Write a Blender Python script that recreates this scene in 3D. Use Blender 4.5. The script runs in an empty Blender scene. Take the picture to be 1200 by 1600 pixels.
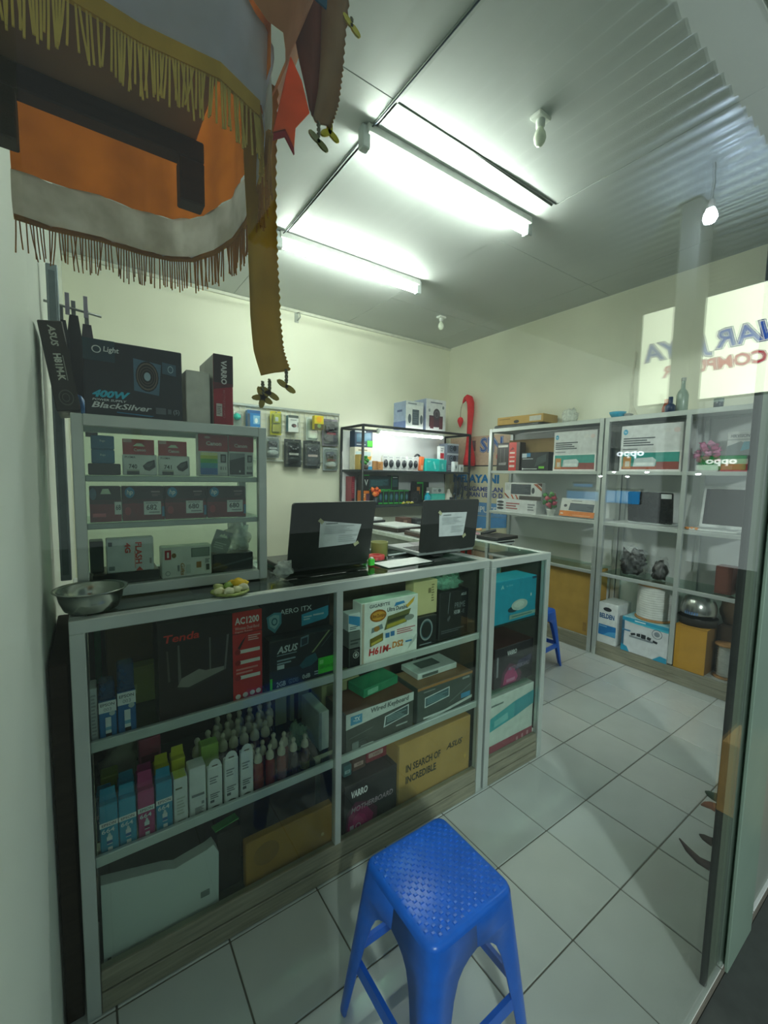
import bpy, math, random
from math import sin, cos, pi, radians
from mathutils import Vector, Matrix, noise
random.seed(11)
SC = bpy.context.scene
COL = SC.collection

# ------------------------------------------------------------------ camera
F_PX = 663.37
YAW, PITCH, ROLL = 0.61008557, -0.08824766, 0.01855007
def _cam():
    cy, sy = cos(YAW), sin(YAW)
    f0, r0, u0 = Vector((sy, cy, 0)), Vector((cy, -sy, 0)), Vector((0, 0, 1))
    f = f0*cos(PITCH) + u0*sin(PITCH); u = -f0*sin(PITCH) + u0*cos(PITCH)
    r = r0*cos(ROLL) + u*sin(ROLL); u2 = -r0*sin(ROLL) + u*cos(ROLL)
    cd = bpy.data.cameras.new('camera'); co = bpy.data.objects.new('camera', cd); COL.objects.link(co)
    m = Matrix(((r.x, u2.x, -f.x, 0), (r.y, u2.y, -f.y, 0), (r.z, u2.z, -f.z, 1.4616), (0, 0, 0, 1)))
    co.matrix_world = m
    cd.sensor_fit = 'HORIZONTAL'; cd.sensor_width = 36.0; cd.lens = F_PX/1200*36
    cd.clip_start = 0.02; cd.clip_end = 60
    SC.camera = co
_cam()

# ------------------------------------------------------------------ world, exposure
W = bpy.data.worlds.new('night_street'); SC.world = W; W.use_nodes = True
W.node_tree.nodes['Background'].inputs[0].default_value = (0.50, 0.60, 0.58, 1)
W.node_tree.nodes["Background"].inputs[1].default_value = 0.42
SC.view_settings.view_transform = 'Standard'; SC.view_settings.look = 'None'
SC.view_settings.gamma = 1.0; SC.view_settings.use_curve_mapping = False
SC.view_settings.exposure = 0.55
SC.cycles.transparent_max_bounces = 32
SC.cycles.max_bounces = 10
SC.cycles.diffuse_bounces = 5
SC.cycles.glossy_bounces = 5
SC.cycles.sample_clamp_indirect = 6.0
SC.cycles.caustics_reflective = False; SC.cycles.caustics_refractive = False
TUBE_POWER = 88.0
TUBE_COL = (0.94, 1.0, 0.89)
RACK_TUBE = 30.0
BULB_POWER = 500.0
FILL_LAMP_W = 200.0     # added unseen lamp that brightens the shop front side

# ------------------------------------------------------------------ materials
def lin(h):
    h = h.lstrip('#')
    c = [int(h[i:i+2], 16)/255 for i in (0, 2, 4)]
    return tuple(x/12.92 if x <= .04045 else ((x+.055)/1.055)**2.4 for x in c) + (1,)
_mats = {}
def mat(h, rough=.5, metal=0., var=.10, scale=25., bump=0., bscale=200., spec=.5, trans=0., coat=0., stretch=None):
    key = (h, rough, metal, var, scale, bump, bscale, spec, trans, coat, stretch)
    if key in _mats: return _mats[key]
    m = bpy.data.materials.new('surface_'+h.strip('#')); m.use_nodes = True
    nt = m.node_tree; b = nt.nodes['Principled BSDF']
    c = lin(h)
    b.inputs['Roughness'].default_value = rough; b.inputs['Metallic'].default_value = metal
    b.inputs['Specular IOR Level'].default_value = spec
    b.inputs['Transmission Weight'].default_value = trans
    b.inputs['Coat Weight'].default_value = coat
    tc = nt.nodes.new('ShaderNodeTexCoord')
    src = tc.outputs['Object']
    if stretch:
        mp = nt.nodes.new('ShaderNodeMapping'); mp.inputs['Scale'].default_value = stretch
        nt.links.new(src, mp.inputs['Vector']); src = mp.outputs['Vector']
    if var > 0:
        n = nt.nodes.new('ShaderNodeTexNoise'); n.inputs['Scale'].default_value = scale; n.inputs['Detail'].default_value = 3
        nt.links.new(src, n.inputs['Vector'])
        r = nt.nodes.new('ShaderNodeValToRGB')
        r.color_ramp.elements[0].position = .3; r.color_ramp.elements[1].position = .7
        r.color_ramp.elements[0].color = tuple(x*(1-var) for x in c[:3])+(1,)
        r.color_ramp.elements[1].color = tuple(min(1, x*(1+var)) for x in c[:3])+(1,)
        nt.links.new(n.outputs['Fac'], r.inputs['Fac']); nt.links.new(r.outputs['Color'], b.inputs['Base Color'])
    else:
        b.inputs['Base Color'].default_value = c
    if bump > 0:
        n2 = nt.nodes.new('ShaderNodeTexNoise'); n2.inputs['Scale'].default_value = bscale; n2.inputs['Detail'].default_value = 2
        nt.links.new(src, n2.inputs['Vector'])
        bp = nt.nodes.new('ShaderNodeBump'); bp.inputs['Strength'].default_value = bump; bp.inputs['Distance'].default_value = .002
        nt.links.new(n2.outputs['Fac'], bp.inputs['Height']); nt.links.new(bp.outputs['Normal'], b.inputs['Normal'])
    _mats[key] = m
    return m
def emis(h, s):
    key = ('e', h, s)
    if key in _mats: return _mats[key]
    m = bpy.data.materials.new('glow'); m.use_nodes = True; nt = m.node_tree
    nt.nodes.clear(); o = nt.nodes.new('ShaderNodeOutputMaterial'); e = nt.nodes.new('ShaderNodeEmission')
    e.inputs[0].default_value = lin(h) if isinstance(h, str) else tuple(h)+(1,); e.inputs[1].default_value = s
    nt.links.new(e.outputs[0], o.inputs[0]); _mats[key] = m; return m
def glass(tint='#fafdfb', rough=.0, f0=.04, extra=0.):
    """thin clear sheet: see-through, with a mirror share that grows towards grazing angles (both faces the same way)"""
    key = ('g', tint, rough, f0, extra)
    if key in _mats: return _mats[key]
    m = bpy.data.materials.new('clear_sheet'); m.use_nodes = True; nt = m.node_tree
    nt.nodes.clear(); o = nt.nodes.new('ShaderNodeOutputMaterial')
    t = nt.nodes.new('ShaderNodeBsdfTransparent'); t.inputs[0].default_value = lin(tint)
    g = nt.nodes.new('ShaderNodeBsdfGlossy'); g.inputs['Roughness'].default_value = rough
    lw = nt.nodes.new('ShaderNodeLayerWeight'); lw.inputs['Blend'].default_value = .5
    p = nt.nodes.new('ShaderNodeMath'); p.operation = 'POWER'; p.inputs[1].default_value = 5
    a = nt.nodes.new('ShaderNodeMath'); a.operation = 'MULTIPLY_ADD'; a.inputs[1].default_value = 1-f0; a.inputs[2].default_value = f0+extra
    a.use_clamp = True
    mx = nt.nodes.new('ShaderNodeMixShader')
    nt.links.new(lw.outputs['Facing'], p.inputs[0]); nt.links.new(p.outputs[0], a.inputs[0]); nt.links.new(a.outputs[0], mx.inputs[0])
    nt.links.new(t.outputs[0], mx.inputs[1]); nt.links.new(g.outputs[0], mx.inputs[2]); nt.links.new(mx.outputs[0], o.inputs[0])
    _mats[key] = m; return m
def film(h, alpha, rough=.2):
    """thin plastic film: partly see-through, partly glossy plastic"""
    key = ('f', h, alpha, rough)
    if key in _mats: return _mats[key]
    m = bpy.data.materials.new('plastic_film'); m.use_nodes = True; nt = m.node_tree
    b = nt.nodes['Principled BSDF']; b.inputs['Base Color'].default_value = lin(h); b.inputs['Roughness'].default_value = rough
    t = nt.nodes.new('ShaderNodeBsdfTransparent'); mx = nt.nodes.new('ShaderNodeMixShader'); o = nt.nodes['Material Output']
    tc = nt.nodes.new('ShaderNodeTexCoord'); n = nt.nodes.new('ShaderNodeTexNoise'); n.inputs['Scale'].default_value = 40
    r = nt.nodes.new('ShaderNodeMapRange'); r.inputs[1].default_value = .3; r.inputs[2].default_value = .7
    r.inputs[3].default_value = max(0, alpha-.2); r.inputs[4].default_value = min(1, alpha+.2)
    nt.links.new(tc.outputs['Object'], n.inputs['Vector']); nt.links.new(n.outputs['Fac'], r.inputs[0]); nt.links.new(r.outputs[0], mx.inputs[0])
    nt.links.new(t.outputs[0], mx.inputs[1]); nt.links.new(b.outputs[0], mx.inputs[2]); nt.links.new(mx.outputs[0], o.inputs[0])
    _mats[key] = m; return m
def cloth(h, trans=.5, bump=.3, var=.18, stain=None):
    key = ('c', h, trans, bump, var, stain)
    if key in _mats: return _mats[key]
    m = bpy.data.materials.new('cloth_'+h.strip('#')); m.use_nodes = True; nt = m.node_tree
    b = nt.nodes['Principled BSDF']; b.inputs['Roughness'].default_value = .85; o = nt.nodes['Material Output']
    tc = nt.nodes.new('ShaderNodeTexCoord'); n = nt.nodes.new('ShaderNodeTexNoise'); n.inputs['Scale'].default_value = 14; n.inputs['Detail'].default_value = 5
    r = nt.nodes.new('ShaderNodeValToRGB'); c = lin(h)
    r.color_ramp.elements[0].position = .35; r.color_ramp.elements[1].position = .65
    r.color_ramp.elements[0].color = lin(stain) if stain else tuple(x*(1-var) for x in c[:3])+(1,)
    r.color_ramp.elements[1].color = tuple(min(1, x*(1+var)) for x in c[:3])+(1,)
    tr = nt.nodes.new('ShaderNodeBsdfTranslucent'); mx = nt.nodes.new('ShaderNodeMixShader'); mx.inputs[0].default_value = trans
    w = nt.nodes.new('ShaderNodeTexNoise'); w.inputs['Scale'].default_value = 60; bp = nt.nodes.new('ShaderNodeBump'); bp.inputs['Strength'].default_value = bump; bp.inputs['Distance'].default_value = .004
    nt.links.new(tc.outputs['Object'], n.inputs['Vector']); nt.links.new(tc.outputs['Object'], w.inputs['Vector'])
    nt.links.new(n.outputs['Fac'], r.inputs['Fac']); nt.links.new(r.outputs['Color'], b.inputs['Base Color']); nt.links.new(r.outputs['Color'], tr.inputs['Color'])
    nt.links.new(w.outputs['Fac'], bp.inputs['Height']); nt.links.new(bp.outputs['Normal'], b.inputs['Normal'])
    nt.links.new(b.outputs[0], mx.inputs[1]); nt.links.new(tr.outputs[0], mx.inputs[2]); nt.links.new(mx.outputs[0], o.inputs[0])
    _mats[key] = m; return m

ALU = mat('#ccd3d0', .38, .4, .06, 8, .05, 300)
ALU_D = mat('#aab2ae', .4, .4, .06, 8)
WHITE = mat('#eceeea', .45)
PAPER = mat('#e9ece8', .7)
BLACK = mat('#17191b', .4)
DARK = mat('#232527', .55)
KRAFT = mat('#c19a54', .8, 0, .10, 9, .15, 90)
KRAFT_D = mat('#8f6c3c', .85, 0, .1, 9, .15, 90)
SHELF_GLASS = glass('#e2f2ea', 0, .05)
CASE_GLASS = glass('#f6fbf8', 0, .035)
LAMINATE = mat('#8e8b78', .5, 0, .22, 6, .1, 60, stretch=(1, 1, 14))

# ------------------------------------------------------------------ mesh builder
class MB:
    def __init__(s): s.v, s.f, s.mi, s.sm, s.mats = [], [], [], [], []
    def m(s, mt):
        if mt not in s.mats: s.mats.append(mt)
        return s.mats.index(mt)
    def add(s, vs, fs, mt, smooth=False, T=None):
        o = len(s.v)
        s.v += [tuple(T @ Vector(v)) for v in vs] if T is not None else [tuple(v) for v in vs]
        s.f += [tuple(o+i for i in f) for f in fs]
        ms = mt if isinstance(mt, list) else [mt]*len(fs)
        s.mi += [s.m(x) for x in ms]; s.sm += [smooth]*len(fs)
        return s
    def box(s, x0, x1, y0, y1, z0, z1, mt, b=None, front=None, top=None, side=None, T=None):
        if b is None: b = min(.0025, .12*min(x1-x0, y1-y0, z1-z0))
        vs, idx = [], {}
        for ix, X in ((0, x0), (1, x1)):
            for iy, Yv in ((0, y0), (1, y1)):
                for iz, Zv in ((0, z0), (1, z1)):
                    sx, sy, sz = (b, -b)[ix], (b, -b)[iy], (b, -b)[iz]
                    idx[ix, iy, iz, 0] = len(vs); vs.append((X, Yv+sy, Zv+sz))
                    idx[ix, iy, iz, 1] = len(vs); vs.append((X+sx, Yv, Zv+sz))
                    idx[ix, iy, iz, 2] = len(vs); vs.append((X+sx, Yv+sy, Zv))
        fs, ms = [], []
        fr, tp, sd = front or mt, top or mt, side or mt
        I = idx
        fs += [(I[0,0,0,0], I[0,0,1,0], I[0,1,1,0], I[0,1,0,0]), (I[1,0,0,0], I[1,1,0,0], I[1,1,1,0], I[1,0,1,0])]; ms += [sd, sd]
        fs += [(I[0,0,0,1], I[1,0,0,1], I[1,0,1,1], I[0,0,1,1]), (I[0,1,0,1], I[0,1,1,1], I[1,1,1,1], I[1,1,0,1])]; ms += [fr, mt]
        fs += [(I[0,0,0,2], I[0,1,0,2], I[1,1,0,2], I[1,0,0,2]), (I[0,0,1,2], I[1,0,1,2], I[1,1,1,2], I[0,1,1,2])]; ms += [mt, tp]
        for iy in (0, 1):
            for iz in (0, 1):
                q = [I[0,iy,iz,1], I[1,iy,iz,1], I[1,iy,iz,2], I[0,iy,iz,2]]; fs.append(tuple(q if iy == iz else q[::-1])); ms.append(mt)
        for ix in (0, 1):
            for iz in (0, 1):
                q = [I[ix,0,iz,0], I[ix,1,iz,0], I[ix,1,iz,2], I[ix,0,iz,2]]; fs.append(tuple(q if ix != iz else q[::-1])); ms.append(mt)
            for iy in (0, 1):
                q = [I[ix,iy,0,0], I[ix,iy,1,0], I[ix,iy,1,1], I[ix,iy,0,1]]; fs.append(tuple(q if ix == iy else q[::-1])); ms.append(mt)
            for iy in (0, 1):
                for iz in (0, 1):
                    q = [I[ix,iy,iz,0], I[ix,iy,iz,1], I[ix,iy,iz,2]]; fs.append(tuple(q if (ix+iy+iz) % 2 == 0 else q[::-1])); ms.append(mt)
        return s.add(vs, fs, ms, False, T)
    def lathe(s, prof, mt, n=16, T=None, smooth=True, cap=True):
        vs, fs = [], []
        for r, z in prof:
            for k in range(n):
                a = 2*pi*k/n; vs.append((r*cos(a), r*sin(a), z))
        for i in range(len(prof)-1):
            for k in range(n):
                k2 = (k+1) % n; fs.append((i*n+k, i*n+k2, (i+1)*n+k2, (i+1)*n+k))
        s.add(vs, fs, mt, smooth, T)
        if cap:
            for i, rev in ((0, True), (len(prof)-1, False)):
                if prof[i][0] > 1e-5:
                    q = [vs[i*n+k] for k in range(n)]
                    s.add(q[::-1] if rev else q, [tuple(range(n))], mt, False, T)
        return s
    def tube(s, path, r, mt, n=8, smooth=True):
        P = [Vector(p) for p in path]; R = r if isinstance(r, (list, tuple)) else [r]*len(P)
        vs, fs = [], []
        up = Vector((0, 0, 1)); prev = None
        for i, p in enumerate(P):
            t = (P[min(i+1, len(P)-1)]-P[max(i-1, 0)]).normalized()
            if prev is None: a = t.orthogonal().normalized()
            else: a = (prev - t*prev.dot(t)); a = a.normalized() if a.length > 1e-6 else t.orthogonal().normalized()
            prev = a; b = t.cross(a)
            for k in range(n):
                g = 2*pi*k/n; vs.append(p + (a*cos(g)+b*sin(g))*R[i])
        for i in range(len(P)-1):
            for k in range(n):
                k2 = (k+1) % n; fs.append((i*n+k, i*n+k2, (i+1)*n+k2, (i+1)*n+k))
        fs.append(tuple(range(n))[::-1]); fs.append(tuple((len(P)-1)*n+k for k in range(n)))
        return s.add(vs, fs, mt, smooth)
    def prism(s, pts, d0, d1, mt, T=None):
        """polygon pts (x, z) counter-clockwise seen from -Y, extruded from y=d0 (front) to y=d1"""
        n = len(pts); vs = [(x, d0, z) for x, z in pts]+[(x, d1, z) for x, z in pts]
        fs = [tuple(range(n)), tuple(range(2*n-1, n-1, -1))]+[(i, i+n, (i+1) % n+n, (i+1) % n) for i in range(n)]
        return s.add(vs, fs, mt, False, T)
    def quad(s, a, b, c, d, mt): return s.add([a, b, c, d], [(0, 1, 2, 3)], mt)
    def blob(s, c, r, mt, seed=0, amp=.25, freq=1.5, nu=14, nv=10, fl=None):
        vs, fs = [], []; off = Vector((seed*3.1, seed*1.7, seed*2.3))
        for j in range(nv+1):
            for i in range(nu):
                th, ph = pi*j/nv, 2*pi*i/nu
                d = Vector((sin(th)*cos(ph), sin(th)*sin(ph), cos(th)))
                k = 1+amp*noise.noise(d*freq+off)*1.6
                z = c[2]+d.z*r[2]*k
                vs.append((c[0]+d.x*r[0]*k, c[1]+d.y*r[1]*k, z if fl is None else max(fl, z)))
        for j in range(nv):
            for i in range(nu):
                i2 = (i+1) % nu; fs.append((j*nu+i, (j+1)*nu+i, (j+1)*nu+i2, j*nu+i2))
        return s.add(vs, fs, mt, True)
    def mesh(s, name):
        me = bpy.data.meshes.new(name); me.from_pydata(s.v, [], s.f)
        for x in s.mats: me.materials.append(x)
        me.polygons.foreach_set('material_index', s.mi); me.polygons.foreach_set('use_smooth', s.sm); me.update()
        return me
    def build(s, name, parent=None, loc=None, rz=0):
        o = bpy.data.objects.new(name, s.mesh(name)); COL.objects.link(o)
        if parent is not None: o.parent = parent
        if loc is not None: o.location = loc
        if rz: o.rotation_euler = (0, 0, rz)
        return o
def tag(o, label=None, cat=None, group=None, kind=None):
    for k, v in (('label', label), ('category', cat), ('group', group), ('kind', kind)):
        if v: o[k] = v
    return o
def thing(name, label, cat, loc=(0, 0, 0), rz=0, group=None, rot=None):
    o = bpy.data.objects.new(name, None); o.empty_display_size = .05; COL.objects.link(o); o.location = loc
    o.rotation_euler = rot if rot else (0, 0, rz)
    return tag(o, label, cat, group)
def inst(me, name, parent=None, loc=(0, 0, 0), rz=0, rot=None):
    o = bpy.data.objects.new(name, me); COL.objects.link(o); o.parent = parent; o.location = loc
    o.rotation_euler = rot if rot else (0, 0, rz)
    return o
def copy_tree(o, loc=None, rz=None, label=None, parent=None):
    c = o.copy(); COL.objects.link(c)
    if parent is not None: c.parent = parent
    if loc is not None: c.location = loc
    if rz is not None: c.rotation_euler = (0, 0, rz)
    if label: c['label'] = label
    for ch in list(o.children): copy_tree(ch, parent=c)
    return c

# ------------------------------------------------------------------ flat print (lettering and patches on a front)
_txt = {}
def text_geo(s, bold=0., shear=0.):
    key = (s, bold, shear)
    if key in _txt: return _txt[key]
    cu = bpy.data.curves.new('lettering', 'FONT'); cu.body = s; cu.resolution_u = 2; cu.offset = bold; cu.shear = shear
    ob = bpy.data.objects.new('lettering', cu); me = bpy.data.meshes.new_from_object(ob)
    vs = [(v.co.x, v.co.y) for v in me.vertices]; fs = [tuple(p.vertices) for p in me.polygons]
    bpy.data.objects.remove(ob); bpy.data.curves.remove(cu); bpy.data.meshes.remove(me)
    xs = [v[0] for v in vs]; ys = [v[1] for v in vs]; x0, x1, y0, y1 = min(xs), max(xs), min(ys), max(ys)
    vs = [((x-x0)/(x1-x0), (y-y0)/(y1-y0)) for x, y in vs]
    _txt[key] = (vs, fs); return _txt[key]
# print too small to read in the photograph: kept as worn bars instead of words
UNREAD = {'NOTICE', 'MOUSE', 'USB', 'STORAGE', 'REV', 'MULTIMEDIA', 'ULTRA', 'SPEAKER', '2.1', 'KEYBOARD', 'USB KEYBOARD', 'VOTRE', 'KB2308', 'Original', 'TURBO', 'PHOENIX', 'totolink', 'HP', 'CAMERA', 'DVD+R'}
def decals(mb, dec, w, h, x0, z0, y=-.0007, T=None):
    """dec in 0..1 of a w x h front lying in y, facing -Y.  r: patch, e: ellipse, p: polygon, t: text, ring, lines"""
    lay = 0
    for d in dec:
        k = d[0]; yy = y-lay*.00025; lay += 1
        if k == 't' and d[1] in UNREAD: d = ('lines', *d[2:6], 1, d[6]); k = 'lines'
        if k == 'r':
            _, a, b, c, e, col = d
            mb.add([(x0+a*w, yy, z0+b*h), (x0+c*w, yy, z0+b*h), (x0+c*w, yy, z0+e*h), (x0+a*w, yy, z0+e*h)], [(0, 1, 2, 3)], mat(col, .35), T=T)
        elif k == 'e':
            _, a, b, c, e, col = d; n = 18
            mb.add([(x0+w*((a+c)/2+(c-a)/2*cos(2*pi*i/n)), yy, z0+h*((b+e)/2+(e-b)/2*sin(2*pi*i/n))) for i in range(n)], [tuple(range(n))], mat(col, .35), T=T)
        elif k == 'ring':
            _, a, b, c, e, th, col = d; n = 20; vs = []
            for q in (1, 1-th):
                vs += [(x0+w*((a+c)/2+(c-a)/2*q*cos(2*pi*i/n)), yy, z0+h*((b+e)/2+(e-b)/2*q*sin(2*pi*i/n))) for i in range(n)]
            mb.add(vs, [(i, (i+1) % n, n+(i+1) % n, n+i) for i in range(n)], mat(col, .35), T=T)
        elif k == 'p':
            _, pts, col = d
            ar = sum(pts[i][0]*pts[(i+1) % len(pts)][1]-pts[(i+1) % len(pts)][0]*pts[i][1] for i in range(len(pts)))
            if ar < 0: pts = pts[::-1]
            mb.add([(x0+a*w, yy, z0+b*h) for a, b in pts], [tuple(range(len(pts)))], mat(col, .35), T=T)
        elif k == 't':
            s_, a, b, c, e, col = d[1:7]; bold = d[7] if len(d) > 7 else .0; sh = d[8] if len(d) > 8 else 0.; rot = d[9] if len(d) > 9 else 0
            vs, fs = text_geo(s_, bold, sh)
            if rot == 0: q = [(a+(c-a)*x, b+(e-b)*z) for x, z in vs]
            elif rot > 0: q = [(c-(c-a)*z, b+(e-b)*x) for x, z in vs]      # reads upwards
            else: q = [(a+(c-a)*z, e-(e-b)*x) for x, z in vs]              # reads downwards
            mb.add([(x0+u*w, yy, z0+v*h) for u, v in q], fs, mat(col, .35), T=T)
        elif k == 'lines':
            _, a, b, c, e, n, col = d
            for i in range(n):
                l = 1-.35*((i*37) % 10)/10; zc = e-(e-b)*(i+.5)/n; t = (e-b)/n*.25
                mb.add([(x0+a*w, yy, z0+(zc-t)*h), (x0+(a+(c-a)*l)*w, yy, z0+(zc-t)*h), (x0+(a+(c-a)*l)*w, yy, z0+(zc+t)*h), (x0+a*w, yy, z0+(zc+t)*h)], [(0, 1, 2, 3)], mat(col, .4), T=T)
    return mb
def carton(name, label, cat, a0, a1, z0, z1, f, d, col, dec=(), group=None, face='S', top=None, side=None, rough=.4, rz=0., tape=None, kraft=False, lean=None, sdec=(), tdec=()):
    """a closed box.  face S: front at y=f looking -Y, a0..a1 along +X; face W: front at x=f looking -X, a0 (larger y) .. a1"""
    w, h = abs(a1-a0), z1-z0
    if face == 'S': loc, r = ((a0+a1)/2, f, z0), rz
    else: loc, r = (f, (a0+a1)/2, z0), -pi/2+rz
    mk = (lambda c: mat(c, .8, 0, .1, 9, .15, 90)) if kraft else (lambda c: mat(c, rough))
    root = thing(name, label, cat, loc, r, group, rot=lean and (lean[0], lean[1], r))
    MB().box(-w/2, w/2, 0, d, 0, h, mk(col), top=mk(top) if top else None, side=mk(side) if side else None).build('carton_body', root)
    # lid seam: a thin folded flap edge standing proud along the top front
    if dec:
        decals(MB(), dec, w, h, -w/2, 0).build('printed_front', root)
    if sdec:   # side facing the camera (local -X)
        T = Matrix.Translation((-w/2, d, 0)) @ Matrix.Rotation(-pi/2, 4, 'Z')
        decals(MB(), sdec, d, h, 0, 0, T=T).build('printed_side', root)
    if tdec:
        T = Matrix.Translation((-w/2, 0, h)) @ Matrix.Rotation(-pi/2, 4, 'X')
        decals(MB(), tdec, w, d, 0, 0, T=T).build('printed_top', root)
    if tape:
        mb = MB(); mb.box(-.02, .02, -.0012, d*.98, h-.0004, h+.0008, mat(tape, .3)); mb.box(-.02, .02, -.0012, .0004, h-.05, h, mat(tape, .3)); mb.build('packing_tape', root)
    return root

# ================================================================== the room
def struct(o, label=None): o['kind'] = 'structure'; return tag(o, label)
XL, XR, YB, YF, ZC = -.10, 3.80, 4.05, .35, 3.05
WALL_M = mat('#e9ead6', .7, 0, .05, 2.2, .12, 60)
WALL_L = mat('#e6ece3', .6, 0, .05, 2.2, .12, 60)
CEIL_M = mat('#c0c5c4', .55, 0, .05, 1.6, .05, 40)
struct(MB().box(XL, XR, YB, YB+.12, 0, ZC, WALL_M, 0).build('wall_back'), 'cream painted wall behind the hook grid and wire rack')
struct(MB().box(XR, XR+.12, YF-.05, YB+.12, 0, ZC, WALL_M, 0).build('wall_right'), 'cream painted wall behind the aluminium shelf units')
struct(MB().box(XL-.12, XL, YF-1.0, YB+.12, 0, ZC, WALL_L, 0).build('wall_left'), 'white painted wall beside the glass counter')
# floor: grout bed with single tiles
fl = struct(MB().box(XL-.1, XR+.1, .345, YB+.1, -.06, -.004, mat('#6d6a60', .9), 0).build('floor'), 'white ceramic tile floor with dark grout joints')
tile_m = [MB().box(-.1475, .1475, -.1475, .1475, -.012, .0, m_, .0016).mesh('tile') for m_ in (mat('#ccd2d0', .16, 0, .04, 7), mat('#c7cecb', .18, 0, .05, 5), mat('#d0d4d1', .15, 0, .04, 9))]
for i in range(-1, 13):
    for j in range(2, 14):
        cx, cy = .015+.3*i+.15, .046+.3*j+.15-.3
        if cx > XR+.1 or cy > YB+.1: continue
        hid = (cy > 1.5 and cx < 1.8)                     # nothing of these shows behind the counters
        if hid: continue
        inst(random.choice(tile_m), 'tile', fl, (cx, cy, random.uniform(-.0006, .0006)))
# ceiling: boards with open joints
ce = struct(MB().box(XL, XR, YF-.05, YB, ZC+.012, ZC+.08, mat('#5d625f', .8), 0).build('ceiling'), 'grey white board ceiling with open joints and a taped seam')
xs, ys = [XL, 1.135, 2.305, 3.44, XR], [YF-.05, 1.595, 2.05, 4.05]
for a in range(4):
    yy = [YF-.05, 1.595, 2.83, YB] if a in (0, 1) else [YF-.05, 2.048, 3.25, YB]
    for b in range(3):
        MB().box(xs[a]+.0015, xs[a+1]-.0015, yy[b]+.0015, yy[b+1]-.0015, ZC+(.0 if not (a == 1 and b == 1) else -.004), ZC+.012, CEIL_M, .001).build('ceiling_board', ce)
# the lifted edge where two boards do not meet
MB().add([(1.44, 1.588, ZC+.0), (2.28, 1.600, ZC-.0), (2.28, 1.612, ZC-.012), (2.0, 1.606, ZC-.012), (1.60, 1.600, ZC-.004)], [(0, 1, 2, 3, 4)], mat('#6b706c', .8)).build('sagging_board_edge', ce)
for (a, b) in (((1.135, 2.83, ZC-.002), (1.135, .31, ZC-.002)),):
    MB().box(a[0]-.012, a[0]+.012, b[1], a[1], ZC-.004, ZC-.0005, mat('#b6bdb9', .5), 0).build('joint_strip', ce)
# wall to ceiling edges
struct(MB().box(XL, XR, YB-.018, YB, ZC-.03, ZC-.001, mat('#d5d8c8', .6), .004).build('trim_1'), 'narrow painted strip along the ceiling edge of the back wall')
# facade: clear sliding glass and its aluminium stiles
gl = struct(MB().box(XL+.002, 1.70, .349, .355, 0.0, 2.62, glass('#f9fdfb', 0, .03), 0).build('window_1'), 'large clear shop window pane with faint street reflections')
DG = mat('#8f9a86', .42, .15, .08, 5)
dr = struct(thing('door_1', None, None, (1.412, .357, 0)), 'grey green aluminium sliding door stile with dark rubber seal')
MB().box(0, .016, 0, .015, 0, 2.6, mat('#171a17', .6)).build('rubber_seal', dr)
MB().box(.016, .088, .001, .015, 0, 2.6, DG).build('stile', dr)
MB().box(.088, .096, .004, .015, 0, 2.6, mat('#1b211d', .6)).build('groove', dr)
MB().box(.096, .80, .0005, .015, 0, 2.6, mat('#94a096', .4, .15, .08, 5)).build('stile', dr)
struct(MB().box(1.53, 1.75, .338, .3475, -.019, 2.62, mat('#8aa394', .42, .15, .08, 4), .002).build('door_2'), 'pale green metal door post at the edge of the shop window')
struct(MB().box(XL, 3.92, .28, .42, 2.62, ZC, mat('#aab3ad', .5), .004).build('trim_2'), 'aluminium header above the shop window')

# ================================================================== lamps
def tube_lamp(x0, x1, y, label):
    t = thing('fluorescent_batten', label, 'tube light', ((x0+x1)/2, y, ZC), 0, 'ceiling tube lights')
    L = (x1-x0)/2
    MB().box(-L, L, -.036, .036, -.042, -.0005, mat('#eef1ee', .4), .004).build('batten_housing', t)
    for s in (-1, 1):
        MB().box(s*L-.022, s*L+.022, -.022, .022, -.104, -.004, mat('#cfd8d8', .35), .004).build('lamp_holder', t)
    tb = MB(); tb.tube([(-L+.022, 0, -.086), (L-.022, 0, -.086)], .0125, emis(TUBE_COL, TUBE_POWER), 14); tb.build('glowing_tube', t)
    return t
tube_lamp(1.10, 2.29, 1.785, 'bright white ceiling tube light nearer the shop window')
tube_lamp(1.10, 2.29, 2.85, 'bright white ceiling tube light nearer the back wall')
cb = MB(); cb.tube([(1.128, .2, ZC-.006), (1.13, 1.2, ZC-.007), (1.126, 1.74, ZC-.010), (1.10, 1.775, ZC-.03)], .0032, mat('#3c4a53', .5), 6); cb.tube([(1.10, 1.80, ZC-.03), (1.124, 1.84, ZC-.008), (1.13, 2.4, ZC-.007), (1.128, 2.80, ZC-.01), (1.10, 2.835, ZC-.03)], .0035, mat('#39464c', .5), 6)
tag(cb.build('lamp_cable'), 'thin dark cable clipped along the ceiling joint between the tube lights', 'cable')
def bulb_fixture(x, y, label, s=1.):
    t = thing('bulb_holder', label, 'bulb', (x, y, ZC), 0, None)
    MB().box(-.05*s, .05*s, -.035*s, .035*s, -.022*s, 0, mat('#e4e8e2', .4), .004).build('base_plate', t)
    MB().lathe([(.018*s, -.06*s), (.024*s, -.055*s), (.024*s, -.022*s)], mat('#d9dfd9', .4), 14).build('socket', t)
    MB().lathe([(.0, -.155*s), (.018*s, -.150*s), (.030*s, -.132*s), (.034*s, -.112*s), (.029*s, -.088*s), (.016*s, -.066*s), (.014*s, -.058*s)], mat('#e9f2df', .25), 16).build('glass_bulb', t)
    return t
bulb_fixture(1.70, 1.28, 'unlit white bulb hanging under its ceiling socket, near the window', .8)
bulb_fixture(2.97, 3.31, 'small unlit bulb in a white ceiling socket near the back corner', .85)
t = thing('wall_hook', 'small metal bracket high on the back wall', 'bracket', (1.74, YB, 2.93))
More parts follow.
